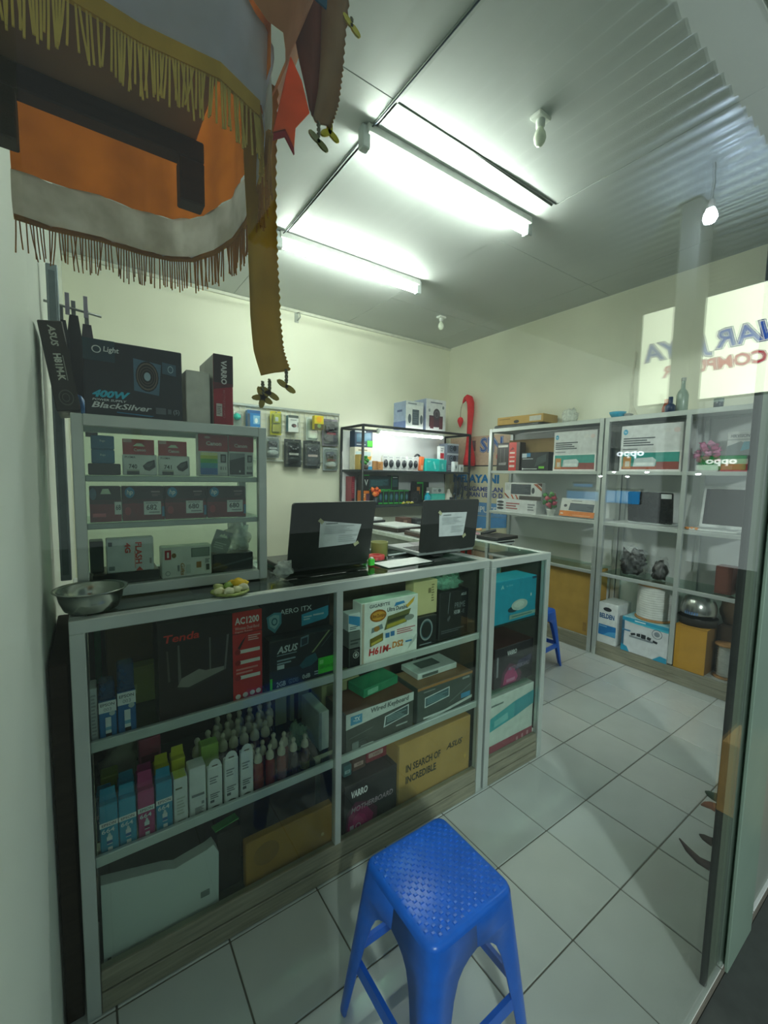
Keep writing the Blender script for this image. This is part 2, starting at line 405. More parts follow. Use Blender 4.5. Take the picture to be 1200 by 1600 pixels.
MB().box(-.02, .02, -.008, 0, 0, .11, mat('#b7bdb4', .4, .5)).build('plate', t)
mb = MB(); mb.tube([(0, -.008, .09), (.01, -.05, .085), (.015, -.06, .04), (0, -.03, .01)], .006, mat('#a3aaa3', .4, .6), 6); mb.build('hook', t)

# ================================================================== glass counters
CA = dict(x0=-.05, x1=1.452, y0=1.25, y1=1.76, h=1.092)
def frame_bar(root, n, x0, x1, y0, y1, z0, z1, m=ALU): return MB().box(x0, x1, y0, y1, z0, z1, m, .002).build(n, root)
def counter(x0, x1, y0, y1, h, label, mull, shelves, lip, plinth, back, kick_planks):
    r = thing('glass_counter', label, 'counter', (x0, y0, 0)); w, d = x1-x0, y1-y0
    for a, b in ((0, 0), (w-.032, 0), (0, d-.032), (w-.032, d-.032)): frame_bar(r, 'post', a, a+.032, b, b+.032, 0, h-.034)
    for b in (0, d-.032): frame_bar(r, 'top_rail', 0, w, b, b+.032, h-.034, h)
    for a in (0, w-.032): frame_bar(r, 'top_rail', a, a+.032, .032, d-.032, h-.034, h)
    if mull: frame_bar(r, 'mullion', mull, mull+.024, 0, .028, plinth, h-.034)
    MB().box(.032, w-.032, .028, d-.03, h-.010, h-.003, SHELF_GLASS, .001).build('glass_top', r)
    MB().box(.032, w-.032, .010, .014, plinth, h-.034, CASE_GLASS, 0).build('glass_front', r)
    if kick_planks:
        zz = 0
        for k, hh in enumerate(kick_planks):
            MB().box(.033, w-.033, .002+.002*k, .03, zz+.002, zz+hh-.002, LAMINATE, .002).build('plinth_board', r); zz += hh
    MB().box(.033, w-.033, .03, d-.033, plinth-.035, plinth-.028, mat('#4b4a40', .6), .001).build('floor_board', r)
    for z in shelves:
        MB().box(.033, w-.033, .030, d-.035, z-.006, z, SHELF_GLASS, .001).build('glass_shelf', r)
        if lip:
            for (a, b) in (((.032, mull), (mull+.024, w-.032)) if mull else ((.032, w-.032),)):
                MB().box(a, b, .016, .029, z-.012, z+.017, ALU, .002).build('shelf_lip', r)
    MB().box(.033, w-.033, d-.03, d-.022, plinth, h-.036, mat(back, .6, 0, .15, 5), .001).build('back_panel', r)
    for a in (.004, w-.012): MB().box(a, a+.005, .033, d-.033, plinth, h-.036, mat('#4f4f48', .5) if a > .1 else CASE_GLASS, .0).build('side_panel', r)
    return r
counter(-.05, 1.452, 1.25, 1.76, 1.092, 'long aluminium and glass display counter full of ink and boxed parts', .736, (.745, .425), True, .125, '#5b4c3a', (.062, .063))
counter(1.468, 1.908, 1.25, 1.79, 1.085, 'narrow aluminium and glass counter joined to the end of the long one', None, (.757, .43), False, .135, '#54594f', (.045, .045, .045))

# upper cabinet on the counter
def upper_cabinet():
    x0, x1, y0, d, z0, z1 = -.032, .506, 1.43, .26, 1.0925, 1.612
    r = thing('glass_cabinet', 'small aluminium glass cabinet of ink cartridges standing on the long counter', 'cabinet', (x0, y0, z0)); w, h = x1-x0, z1-z0
    for a in (0, w-.027):
        for b in (0, d-.027): frame_bar(r, 'post', a, a+.027, b, b+.027, 0, h)
    for z in (0, h-.032):
        for b in (0, d-.027): frame_bar(r, 'rail', .027, w-.027, b, b+.027, z, z+.032)
        for a in (0, w-.027): frame_bar(r, 'rail', a, a+.027, .027, d-.027, z, z+.032)
    for z in (.352, .216):
        MB().box(.012, w-.012, .03, d-.01, z-.006, z, SHELF_GLASS, .001).build('glass_shelf', r)
        MB().box(.027, w-.027, .018, .03, z-.018, z-.001, ALU_D, .002).build('shelf_lip', r)
    MB().box(.027, w-.027, .010, .014, .032, h-.032, CASE_GLASS, 0).build('glass_front', r)
    MB().box(.027, w-.027, d-.012, d-.008, .032, h-.032, CASE_GLASS, 0).build('glass_back', r)
    for a in (.010, w-.014): MB().box(a, a+.004, .027, d-.027, .032, h-.032, CASE_GLASS, 0).build('glass_side', r)
    MB().box(.027, w-.027, .028, d-.028, h-.010, h-.004, SHELF_GLASS, .001).build('glass_top', r)
    MB().box(.01, w-.01, .02, d-.02, .020, .030, mat('#3a3b36', .6), .001).build('floor_board', r)
upper_cabinet()

# right hand shelving: two units along the wall
def shelf_unit(y0, y1, label, divs, shelves, glass_at):
    r = thing('shelf_unit', label, 'shelf unit', (3.42, y0, 0)); L, d, h = y1-y0, .365, 1.945
    for b in [0, L-.034]:
        for a in (0, d-.03): frame_bar(r, 'post', a, a+.034, b, b+.034, 0, h)
    for b in divs:
        for a in (0, d-.03): frame_bar(r, 'post', a, a+.03, b-y0, b-y0+.03, .13, h-.03)
    for a in (0, d-.03): frame_bar(r, 'top_rail', a, a+.03, .034, L-.034, h-.035, h)
    for b in (0, L-.034): frame_bar(r, 'top_rail', .034, d-.03, b, b+.034, h-.035, h)
    MB().box(.03, d-.03, .034, L-.034, h-.02, h-.012, mat('#cfd8d4', .5), .001).build('top_panel', r)
    for z in shelves:
        MB().box(.004, .026, .034, L-.034, z-.028, z-.001, ALU, .002).build('shelf_rail', r)
        if z in glass_at: MB().box(.026, d-.034, .034, L-.034, z-.008, z, SHELF_GLASS, .001).build('glass_shelf', r)
        else: MB().box(.026, d-.034, .034, L-.034, z-.016, z, mat('#e2e7e5', .45), .001).build('shelf_board', r)
    MB().box(d-.01, d-.002, .004, L-.004, .12, h-.03, mat('#e2e7e5', .5, 0, .06, 3), .001).build('back_panel', r)
    MB().box(.03, d-.03, .034, L-.034, .105, .117, mat('#b5b9b0', .5), .001).build('floor_board', r)
    for k in range(2): MB().box(.004+.002*k, .02, .034, L-.034, .002+.058*k, .058+.058*k, LAMINATE, .002).build('plinth_board', r)
    return r
shelf_unit(1.832, 3.02, 'tall open aluminium shelf unit with router boxes, next to the wire rack', [], (1.522, 1.112, .695), (.695,))
shelf_unit(.86, 1.822, 'tall open aluminium shelf unit with laptops and a cable reel, nearest the door', [1.228], (1.522, 1.112, .695), (.695,))

# work bench behind the counter
def bench():
    r = thing('work_bench', 'low grey counter behind the two laptops holding trays and papers', 'counter', (1.935, 1.98, 0))
    MB().box(0, .62, 0, 1.30, .985, 1.0, mat('#c4cac6', .25), .002).build('bench_top', r)
    for y in (0, 1.29): MB().box(0, .62, y, y+.012, .972, 1.002, ALU, .002).build('edge_strip', r)
    for x in (-.008, .616): MB().box(x, x+.012, 0, 1.30, .972, 1.003, mat('#dfe6e2', .3, .4), .002).build('edge_strip', r)
    MB().box(.002, .614, .012, 1.28, .03, .972, mat('#8b9189', .5), .003).build('bench_body', r)
    for x in (.02, .56):
        for y in (.02, 1.22): MB().box(x, x+.04, y, y+.04, 0, .03, BLACK).build('foot', r)
bench()

# black wire rack at the back wall
def rack():
    RB = mat('#1f2426', .4, .3)
    x0, x1, y0, y1 = 2.185, 3.64, 3.5, 3.92
    r = thing('metal_rack', 'black metal rack with a lit tube, crowded with mice and boxed gadgets', 'rack', (x0, y0, 0)); w, d = x1-x0, y1-y0
    for a in (0, w):
        for b in (0, d):
            mb = MB(); mb.tube([(a, b, 0), (a, b, 1.925), ], .014, RB, 8); mb.build('post', r)
    for b in (0, d):
        mb = MB(); mb.tube([(0, b, 1.93), (w, b, 1.93)], .013, RB, 8); mb.build('top_bar', r)
    for a in (0, w):
        mb = MB(); mb.tube([(a, 0, 1.93), (a, d, 1.93)], .013, RB, 8); mb.build('top_bar', r)
    for z in (1.505, 1.155, .55):
        MB().box(.0, w, -.012, d+.01, z-.022, z, mat('#3a4144', .35, .2), .003).build('shelf', r)
    # white plastic sheet hung behind the shelves
    n = 16; vs, fs = [], []
    for i in range(n+1):
        for j in range(9):
            x = w*i/n; z = 1.17+.74*j/8
            vs.append((x, d+.0-.012*(1+sin(i*1.7+j*.5))-.01*noise.noise(Vector((i*.6, j*.6, 3))), z))
    for i in range(n):
        for j in range(8): fs.append((i*9+j, (i+1)*9+j, (i+1)*9+j+1, i*9+j+1))
    MB().add(vs, fs, mat('#e3e4e4', .35, 0, .06, 5), True).build('backing_sheet', r)
    return r
rack()
t = thing('rack_tube_light', 'lit tube light fixed under the top bar of the black rack', 'tube light', (2.80, 3.515, 1.899))
MB().box(-.42, .42, -.02, .02, -.012, .012, mat('#f1f3f0', .4), .003).build('housing', t)
for s in (-1, 1): MB().box(s*.425-.012, s*.425+.012, -.02, .02, -.035, .013, mat('#dfe5e2', .4), .002).build('lamp_holder', t)
mb = MB(); mb.tube([(-.41, -.0, -.026), (.41, -.0, -.026)], .011, emis((1, .98, .95), RACK_TUBE), 12); mb.build('glowing_tube', t)

# ================================================================== outside, seen mirrored in the pane
struct(MB().box(-3, 9, -9, .343, -.12, -.02, mat('#3f4542', .85), 0).build('pavement'), 'grey street pavement outside the shop window')
n = 74; vs, fs = [], []
for i in range(n*4+1):
    x = 1.2+i*.0265/1.0; z = 3.42+.018*sin(i*pi/2.0)
    for y in (-.22, -3.2): vs.append((x, y, z+(.05 if y < -1 else 0)))
for i in range(n*4): fs.append((2*i, 2*i+1, 2*i+3, 2*i+2))
struct(MB().add(vs, fs, mat('#8f9ea8', .28, .5, .08, 3), True).build('roof'), 'corrugated sheet roof over the pavement outside')
struct(MB().box(3.52, 3.74, -.725, -.60, -.06, 3.4, mat('#3c423f', .9), .006).build('pillar'), 'grey pillar beside the pavement outside')
t = thing('street_bulb', 'glowing bulb on a cord under the corrugated roof outside', 'bulb', (3.25, -.45, 3.13))
mb = MB(); mb.tube([(0, 0, .07), (.02, .0, .18), (0, 0, .29)], .004, BLACK, 6); mb.build('cord', t)
MB().lathe([(.018, .02), (.02, .05), (.014, .07)], mat('#dddddd', .4), 12).build('socket', t)
MB().lathe([(0, -.07), (.022, -.062), (.034, -.035), (.028, -.005), (.016, .02)], emis('#e6f0ff', BULB_POWER), 14).build('glowing_bulb', t)
t = thing('added_fill_lamp', 'added unseen fill lamp on a grey pole across the pavement outside', 'fill lamp', (-1.7, -4.6, -.06))  # added fill lamp, out of view, lighting counter fronts, stool and door stile
mb = MB(); mb.tube([(0, 0, 0), (0, 0, 3.3), (.05, .15, 3.55), (.12, .45, 3.6)], [.05, .04, .03, .028], mat('#59625f', .5, .4), 10); mb.build('pole', t)
MB().box(-.06, .34, .37, .89, 3.58, 3.66, mat('#4a514f', .5, .3), .01).build('lamp_head', t)
MB().box(-.04, .32, .39, .87, 3.572, 3.581, emis('#eef4ea', 12)).build('glowing_lens', t)
ld = bpy.data.lights.new('fill_lamp_light', 'AREA'); ld.shape = 'RECTANGLE'; ld.size = .36; ld.size_y = .48; ld.energy = FILL_LAMP_W; ld.color = (.93, 1, .97)
lo = bpy.data.objects.new('fill_light', ld); COL.objects.link(lo); lo.parent = t; lo.location = (.14, .63, 3.568)
lo.rotation_euler = Vector((.35, .75, -.56)).to_track_quat('-Z', 'Y').to_euler()
# the shop's own lit box sign, its face towards -X
t = thing('sign_box', 'backlit white shop sign with blue and red outlined lettering, seen mirrored in the glass', 'sign', (4.2, -.10, 2.13), -pi/2)
w, h = 1.15, .82
MB().box(0, w, .0, .12, 0, h, mat('#b7bfba', .5), .004, front=emis('#e9f7d8', 2.3)).build('sign_body', t)
def sign_text(s, x, z, ww, hh, c, oc, sh=.0):
    for k, (cc, off) in enumerate(((oc, .07), ('#eef4ea', .045), (c, .012))):
        vs, fs = text_geo(s, off, sh); p = (.07, .045, .012)[k]-.012
        e = hh*p*1.35; y = -.003-.001*k
        MB().add([(x-e+(ww+2*e)*u, y, z-e+(hh+2*e)*v) for u, v in vs], fs, emis(cc, 1.1)).build('lettering', t)
sign_text('NAR JAYA', .13, .345, .97, .185, '#2f62c8', '#2a4a86', .25)
sign_text('COMPUTER', .25, .225, .70, .095, '#d8324a', '#b0324a', .15)
# shop lights across the street
def street_sign(label, txt, y, z, w, h, col, s, tc, tcs=2.2, x=6.0):
    t = thing('street_sign', label, 'sign', (x, y, z), -pi/2)
    MB().box(-w/2, w/2, 0, .1, 0, h, mat('#2b2f33', .5), .004, front=emis(col, s)).build('sign_body', t)
    vs, fs = text_geo(txt, .02)
    MB().add([(-.32*w+.64*w*u, -.004, h*(.3+.45*v)) for u, v in vs], fs, emis(tc, tcs)).build('lettering', t)
street_sign('green lit street sign with round white letters, mirrored in the pane', 'oppo', -1.12, 1.58, .46, .17, '#1fa85a', .7, '#f4fff4')
street_sign('dark street sign with glowing white letters, mirrored in the pane', 'oppo', -2.13, 1.68, .55, .20, '#0d2a4a', .5, '#eaf6ff', 6)
for k, (y, z, ww, hh) in enumerate(((-2.80, 1.13, .50, .14), (-2.22, 1.12, .46, .18), (-2.80, 1.33, .30, .05))):
    t = thing('light_strip', 'blue lit shop front panel across the street, '+('widest of the three', 'the tallest one', 'small and highest')[k], 'light panel', (6.05, y, z), -pi/2, 'blue panels across the street')
    MB().box(-ww/2, ww/2, 0, .06, 0, hh, mat('#22303a', .5), .004, front=emis('#28a4ee', 1.3)).build('panel_body', t)
    MB().box(-ww/2-.015, ww/2+.015, .01, .07, hh, hh+.03, mat('#30373c', .5)).build('panel_cap', t)
for k, (y, z) in enumerate(((-2.46, 1.50), (-2.10, 1.50), (-1.86, 1.56), (-1.30, 1.54), (-2.28, 1.56))):
    t = thing('street_lamp_bulb', ('leftmost', 'middle one', 'second from the right', 'rightmost', 'second from the left')[k]+' of the tiny white spot lamps mirrored in the pane', 'spot lamp', (5.9, y, z+.0), 0, 'spot lamps across the street')
    MB().lathe([(0, -.022), (.018, -.014), (.022, .0), (.016, .016), (0, .02)], emis('#f5fbff', 30), 10).build('glowing_lens', t)
    MB().lathe([(.024, .0), (.026, .02), (.012, .05), (.003, .05), (.003, 2.0)], BLACK, 10).build('lamp_shell', t)
# lit carton out on the step, mirrored low in the door glass
carton('street_carton', 'tan carton on the step outside, mirrored beside the door stile', 'box', 2.28, 2.50, -.0195, .31, .10, .15, '#c79f5f', (), face='S', kraft=True)

# ================================================================== goods in the long counter
G = 'boxed goods on the upper counter shelf'
S1, S2, S0 = .7455, .4255, .0975
def ink_box(name, label, x0, x1, z0, z1, y, d, col, band, code, grp, tab=.0, tabc=None, brand='EPSON', bot=None, glyph='#e8eef0', topc=None):
    w, h = x1-x0, z1-z0
    dec = [('r', 0, .56, 1, .66, '#e9edee'), ('t', brand, .12, .585, .88, .635, '#30343c', .01), ('t', code, .1, .44, .8, .53, '#e6f2f6', .012),
           ('r', .36, .20, .66, .36, '#dfe8ea'), ('p', [(.40, .36), (.62, .36), (.56, .43), (.46, .43)], '#cfdfe4'), ('r', .36, .22, .66, .28, bot or '#2a6fb0'), ('r', .4, .08, .66, .15, glyph)]
    r = carton(name, label, 'ink box', x0, x1, z0, z1, y, d, col, dec, grp, rough=.35, top=topc)
    if tab:
        mb = MB(); mb.prism([(-w/2+.002, h), (w/2-.002, h), (w/2-.004, h+tab), (-w/2+.004, h+tab)], d*.45, d*.45+.002, mat(tabc or col, .4)); mb.build('hang_tab', r)
    return r
def white_box(label, x0, x1, z0, z1, y, d, dec=None, hole=False, group=None, name='ink_box', col='#e6e8e8', topc=None):
    w, h = x1-x0, z1-z0
    dec = dec if dec is not None else [('lines', .12, .62, .7, .8, 3, '#8d9194'), ('r', .14, .2, .42, .26, '#5d6164'), ('lines', .14, .28, .8, .42, 3, '#73777a'), ('e', .2, .04, .8, .11, '#4a4438')]
    r = carton(name, label, 'ink box', x0, x1, z0, z1, y, d, col, dec, group, rough=.3, top=topc)
    if hole:
        mb = MB(); n = 8
        top = [(-w/2+.003+(w-.006)*i/n, h+.016*sin(pi*i/n)**.6+.008) for i in range(n+1)]
        mb.prism([(-w/2+.003, h), (w/2-.003, h)]+top[::-1], d*.1, d*.1+.0018, mat('#dfe2e2', .3)); decals(mb, [('r', .3, .1, .7, .28, '#5a4a3a')], w, .022, -w/2, h, y=d*.1-.0005); mb.build('hang_tab', r)
    return r
# upper shelf, left bay
white_box('plain narrow white box at the end post on the upper counter shelf', -.016, .001, S1, .89, 1.30, .06, [('lines', .2, .1, .8, .9, 12, '#b9bcbc')], group=G)
for (a, b, z1, lab, cc) in ((.003, .042, .855, 'blue ink bottle box with a short blister, second from the end post', '#2b74ad'), (.045, .087, .868, 'blue ink bottle box with a taller blister, beside the olive card', '#1f67a3')):
    r = carton('ink_box', lab, 'ink box', a, b, S1, z1, 1.285, .05, cc, [('r', 0, .72, 1, 1, '#e8ecee'), ('t', 'EPSON', .1, .88, .9, .95, '#39404a', .01), ('t', '003', .28, .76, .72, .84, '#8a9199', .0), ('e', .58, .62, .92, .74, '#b9c7c9'),
        ('r', .35, .2, .68, .6, '#dce5e8'), ('r', .35, .28, .68, .36, '#6fa9c9'), ('r', .36, .12, .7, .2, '#14181c'), ('r', 0, 0, 1, .07, '#e8ecee'), ('r', .25, .02, .45, .055, '#b5303c')], G)
    mb = MB(); w = b-a; mb.box(-w/2+.002, w/2-.002, .004, .046, z1-S1+.0006, z1-S1+(.05 if a < .03 else .075), film('#274f78', .75), .004); mb.build('blister_top', r)
carton('card_box', 'olive green flat card box behind the blue ink boxes', 'box', .092, .156, S1, .86, 1.45, .05, '#a3a355', [('r', .06, .3, .16, .55, '#c3c377')], G, kraft=True)
carton('green_folder', 'green plastic strip standing at the counter end', 'folder', -.0, .018, S1, 1.0, 1.66, .04, '#2f9a63', (), G)
carton('brown_carton', 'large plain brown carton at the back of the upper counter shelf', 'box', .03, .30, S1, 1.02, 1.56, .15, '#7a5d3c', (), G, kraft=True)
ant = '#6e6862'
carton('router_box', 'black router box with a red stripe, red lettering and four antennas pictured', 'box', .145, .440, S1, 1.031, 1.30, .10, '#2b1d18', [
    ('r', .0, .0, .68, 1, '#32221b'), ('p', [(.02, .3), (.68, .55), (.68, 1), (.02, 1)], '#2c1d17'),
    ('t', 'Tenda', .05, .80, .37, .88, '#e0392c', .02, .15),
    ('p', [(.17, .36), (.20, .36), (.185, .76), (.17, .76)], ant), ('p', [(.08, .40), (.10, .40), (.085, .72), (.07, .72)], '#5a5049'), ('r', .46, .42, .475, .78, ant), ('p', [(.60, .40), (.62, .40), (.655, .78), (.635, .78)], ant),
    ('p', [(.16, .33), (.26, .30), (.46, .36), (.60, .40), (.60, .44), (.42, .44), (.36, .47), (.20, .41)], '#8e8880'), ('p', [(.16, .30), (.26, .27), (.60, .39), (.60, .40), (.26, .30), (.16, .33)], '#3c342f'),
    ('r', .69, 0, 1, 1, '#d42f28'), ('r', .69, .755, 1, .765, '#7c1a14'), ('t', 'AC1200', .715, .86, .97, .94, '#f7e9e4', .03),
    ('t', 'Wireless Dual-Band', .715, .80, .97, .835, '#f2c9c0'), ('t', 'Gigabit Router', .715, .765, .9, .79, '#f2c9c0'),
    ('p', [(.74, .60), (.79, .68), (.83, .72), (.80, .66), (.76, .58)], '#3a1614'), ('lines', .85, .66, .98, .73, 3, '#f0beb5'),
    ('r', .76, .535, .975, .575, '#f0e3da'), ('e', .71, .525, .77, .585, '#a8201c'), ('r', .76, .415, .975, .455, '#f0e3da'), ('e', .71, .405, .77, .465, '#a8201c'), ('r', .76, .245, .975, .285, '#f0e3da'), ('e', .71, .235, .77, .295, '#a8201c'),
    ('lines', .72, .30, .95, .38, 2, '#e88a80'), ('e', .71, .03, .765, .085, '#efe2da'), ('e', .785, .035, .84, .09, '#efe2da'), ('e', .86, .04, .915, .095, '#efe2da'), ('e', .925, .045, .98, .10, '#efe2da')], G)
carton('graphics_card_box', 'tall black box with a silver shield and cyan patch behind the other black box', 'box', .448, .708, S1, 1.040, 1.345, .07, '#15191f', [
    ('e', .08, .965, .13, .995, '#a83048'), ('t', 'MSI', .18, .955, .42, .995, '#cfd6d8', .02, .3), ('t', 'AERO ITX', .27, .80, .72, .86, '#dfe6e8', .01),
    ('p', [(.09, .80), (.19, .84), (.29, .83), (.29, .70), (.20, .60), (.11, .67)], '#5fa3b3'), ('p', [(.12, .79), (.19, .815), (.26, .80), (.26, .71), (.20, .645), (.135, .69)], '#9fd0d8'), ('ring', .155, .69, .235, .78, .35, '#2c6f80'),
    ('p', [(.57, .62), (.93, .66), (.97, .70), (.97, .82), (.57, .76)], '#39a9cf'), ('t', 'TURBO', .74, .71, .9, .75, '#bfe6f2'), ('lines', .6, .68, .72, .74, 2, '#bfe6f2')], G)
carton('graphics_card_box', 'black box with slanted silver lettering and a bright green corner patch', 'box', .460, .704, S1, .918, 1.285, .055, '#10161b', [
    ('r', 0, 0, 1, .42, '#122438'), ('t', 'ASUS', .10, .74, .40, .88, '#c9d2d4', .03, .25), ('t', 'PHOENIX', .10, .69, .38, .725, '#87a0a6', .0, .2), ('p', [(.43, .78), (.55, .82), (.56, 1), (.44, .97)], '#6d8a96'), ('p', [(.45, .80), (.54, .83), (.54, .96), (.45, .94)], '#1f3040'),
    ('p', [(.42, .42), (.52, .55), (.66, .60), (.70, .45), (.60, .36), (.46, .34)], '#1d5a66'), ('p', [(.60, .62), (.86, 1), (.89, 1), (.63, .62)], '#8fa070'), ('p', [(.74, .70), (.92, .95), (.93, .94), (.76, .70)], '#3a4a52'),
    ('lines', .1, .52, .36, .64, 2, '#93aab2'), ('r', .1, .44, .2, .52, '#c9d4d8'), ('t', '2GB', .09, .10, .22, .20, '#c8d6dc', .02), ('t', 'GDDR5', .26, .11, .40, .20, '#8aa0b0', .0), ('t', '0dB', .46, .13, .58, .22, '#c8d6dc', .02), ('lines', .64, .14, .8, .24, 2, '#9ab0bc'),
    ('r', .70, .14, 1.0, .47, '#3fd23a'), ('r', .72, .34, .78, .42, '#8ff08a'), ('t', 'GEFORCE', .72, .24, .93, .30, '#1a6a1c', .0), ('r', .0, .02, .03, .3, '#3fd23a')], G)
# upper shelf, right bay
carton('webcam_box', 'small black box with a white eye emblem at the mullion', 'box', .763, .822, S1, .82, 1.30, .06, '#16181a', [('ring', .3, .48, .74, .82, .18, '#c9ccc8'), ('e', .42, .56, .62, .74, '#c9ccc8'), ('lines', .4, .86, .7, .92, 1, '#8a8f8c'), ('r', .0, .0, .06, 1, '#3d4542')], G)
carton('gadget_box', 'small grey box under the white and blue one at the mullion', 'box', .764, .818, .8206, .882, 1.30, .06, '#6f7672', [('lines', .1, .2, .9, .6, 2, '#3f4643')], G)
carton('gadget_box', 'small white and blue box on top of the pile at the mullion', 'box', .764, .815,   .8832, .95, 1.305, .05, '#dfe6e6', [('p', [(0, .5), (1, .2), (1, .75), (0, .95)], '#3f93c4'), ('lines', .1, .1, .8, .3, 2, '#6b7a80')], G, rz=0.)
carton('motherboard_box', 'white motherboard box with red model lettering, printed circuit boards and green sides', 'box', .812, 1.082, S1, .985, 1.295, .065, '#eef0ea', [
    ('t', 'GIGABYTE', .13, .90, .48, .955, '#3b4248', .02), ('e', .14, .66, .42, .86, '#a8641e'), ('e', .16, .69, .40, .83, '#d59a3a'), ('t', 'Ultra Durable', .16, .73, .40, .79, '#6a2a10', .02), ('t', 'Ultra Durable', .43, .79, .80, .86, '#3f4a54', .02, .1),
    ('p', [(.55, .86), (.75, .89), (.72, .93), (.58, .92)], '#3b8ec8'), ('p', [(.80, .80), (.90, .88), (.93, 1.0-.03), (.84, .90), (.76, .84)], '#e3b53c'),
    ('p', [(.38, .50), (.78, .56), (.86, .78), (.44, .72)], '#6f7040'), ('p', [(.42, .52), (.76, .57), (.80, .63), (.43, .58)], '#b7a63a'), ('p', [(.43, .60), (.80, .65), (.83, .70), (.44, .66)], '#3f4228'), ('e', .74, .58, .92, .68, '#8f948e'),
    ('p', [(.16, .50), (.36, .54), (.34, .62), (.17, .58)], '#7d8b90'), ('e', .2, .51, .3, .6, '#a9783a'), ('p', [(.14, .28), (.36, .34), (.36, .47), (.14, .41)], '#7b6a24'), ('p', [(.16, .30), (.34, .35), (.34, .39), (.16, .34)], '#c7b24a'),
    ('r', .40, .37, .47, .45, '#3a78b0'), ('r', .49, .38, .56, .46, '#3a78b0'), ('lines', .60, .38, .94, .48, 3, '#b5626a'),
    ('t', 'H61M-', .12, .14, .50, .26, '#cf3030', .03, .12), ('t', 'DS2', .52, .17, .72, .28, '#d98a2c', .03, .12), ('t', 'REV', .76, .2, .88, .26, '#4a8ac0', .02, .1),
    ('p', [(.80, .08), (.98, .26), (.98, .34), (.86, .2)], '#c9cfc9'), ('r', 0, 0, .035, 1, '#c9b9a8')], G, top='#b8d9c4')
carton('mouse_box', 'small black mouse box with a pale oval ring below the cream carton', 'box', 1.088, 1.206, S1, .872, 1.315, .07, '#16191b', [('ring', .2, .18, .8, .92, .16, '#8f989a'), ('ring', .25, .25, .75, .85, .08, '#3f6b78'), ('t', 'MOUSE', .2, .04, .75, .11, '#8a9496')], G)
carton('cream_box', 'plain cream small carton standing on the mouse box', 'box', 1.092, 1.222, .8726, 1.018, 1.335, .06, '#d8cb94', [('lines', .74, .35, .86, .9, 7, '#8a7f55'), ('t', 'USB', .60, .55, .72, .85, '#8a7f55', 0, 0, 1)], G, kraft=True)
carton('motherboard_box', 'wide black motherboard box with fine silver lettering beside the cream carton', 'box', 1.226, 1.404, S1, .955, 1.325, .07, '#17181b', [('t', 'ASUS', .72, .87, .92, .93, '#b9c0c2', .02, .25), ('t', 'PRIME', .52, .62, .88, .74, '#7d8488', .0), ('t', 'H310M', .50, .49, .70, .58, '#c0c6c8', .02), ('t', '-E', .74, .49, .86, .57, '#6c7276'), ('p', [(.28, .55), (.33, .98), (.35, .98), (.30, .52)], '#6e7478'), ('p', [(.26, .42), (.36, .5), (.38, .44), (.30, .36)], '#565b5f'), ('lines', .08, .12, .85, .2, 2, '#565c60'), ('r', 0, 0, .02, 1, '#3a3d40')], G)
mb = MB(); mb.blob((0, 0, .035), (.085, .05, .04), film('#8fd0b4', .45), 3, .35, 2.2, fl=.001); tag(mb.build('plastic_bag', loc=(1.30, 1.37, .957)), 'crumpled greenish clear plastic bag on the wide black box', 'bag')
mb = MB(); mb.blob((0, 0, .05), (.10, .05, .06), film('#4f8f88', .5), 9, .35, 2.0, fl=.001); tag(mb.build('plastic_bag', loc=(.93, 1.50, S1)), 'teal crumpled plastic bag behind the white motherboard box', 'bag')

# middle shelf, left bay: ink boxes in two rows
G2 = 'ink boxes on the middle counter shelf'
CY, MG, YL = '#2c9cc0', '#b53a78', '#c9c62c'
ink_box('ink_box', 'cyan ink box nearest the end post in the front row', -.006, .036, S2, .567, 1.286, .045, CY, 0, '664', G2, .035)
ink_box('ink_box', 'cyan ink box between the end one and the magenta box, front row', .038, .079, S2, .565, 1.287, .045, '#2e9fc4', 0, '664', G2, .03)
ink_box('ink_box', 'magenta ink box in the front row with a tall tab', .083, .124, S2, .570, 1.286, .045, MG, 0, '664', G2, .045, bot='#8c1f55')
ink_box('ink_box', 'cyan ink box right after the magenta one, front row', .128, .170, S2, .575, 1.287, .045, '#2a97bd', 0, '664', G2, .03)
white_box('white ink box with a yellow green lid in the front row', .174, .211, S2, .568, 1.287, .045, [('lines', .12, .75, .6, .82, 1, '#6a6a50'), ('lines', .2, .2, .8, .6, 6, '#c2c6bd'), ('r', .25, .05, .8, .09, '#9a9a8a')], group=G2, topc='#d7e04a')
white_box('plain white ink box with a barcode, beside the yellow lidded one', .216, .262, S2, .582, 1.287, .05, [('r', .12, .42, .88, .47, '#74787c'), ('lines', .3, .06, .85, .2, 7, '#5a5e62'), ('r', .7, .24, .86, .3, '#8d9194')], group=G2)
for a, b, z1, l in ((.267, .309, .590, 'white blister ink box with hang hole, first of three after the barcode box'), (.316, .358, .598, 'white blister ink box with hang hole, middle one of three'), (.365, .405, .604, 'white blister ink box with hang hole, next to the red ink bottles')):
    white_box(l, a, b, S2, z1-.025, 1.285, .02, hole=True, group=G2)
for (a, b, z1, y, c, l) in ((-.012, .028, .575, 1.345, '#2486a8', 'dark cyan ink box in the second row by the end post'), (.040, .082, .595, 1.345, '#2c96ba', 'taller cyan ink box in the second row'), (.086, .128, .60, 1.345, '#a83270', 'magenta ink box in the second row'), (.132, .172, .612, 1.345, '#c3c128', 'yellow ink box in the second row beside the magenta one'), (.177, .216, .622, 1.345, '#ccc930', 'tallest yellow ink box in the second row')):
    ink_box('ink_box', l, a, b, S2, z1-.03, y, .045, c, 0, '664', G2, .03)
carton('ink_box', 'small yellow green ink box lying behind the cyan ones', 'ink box', .0, .045, S2, .56, 1.42, .05, '#a9bb3c', (), G2)
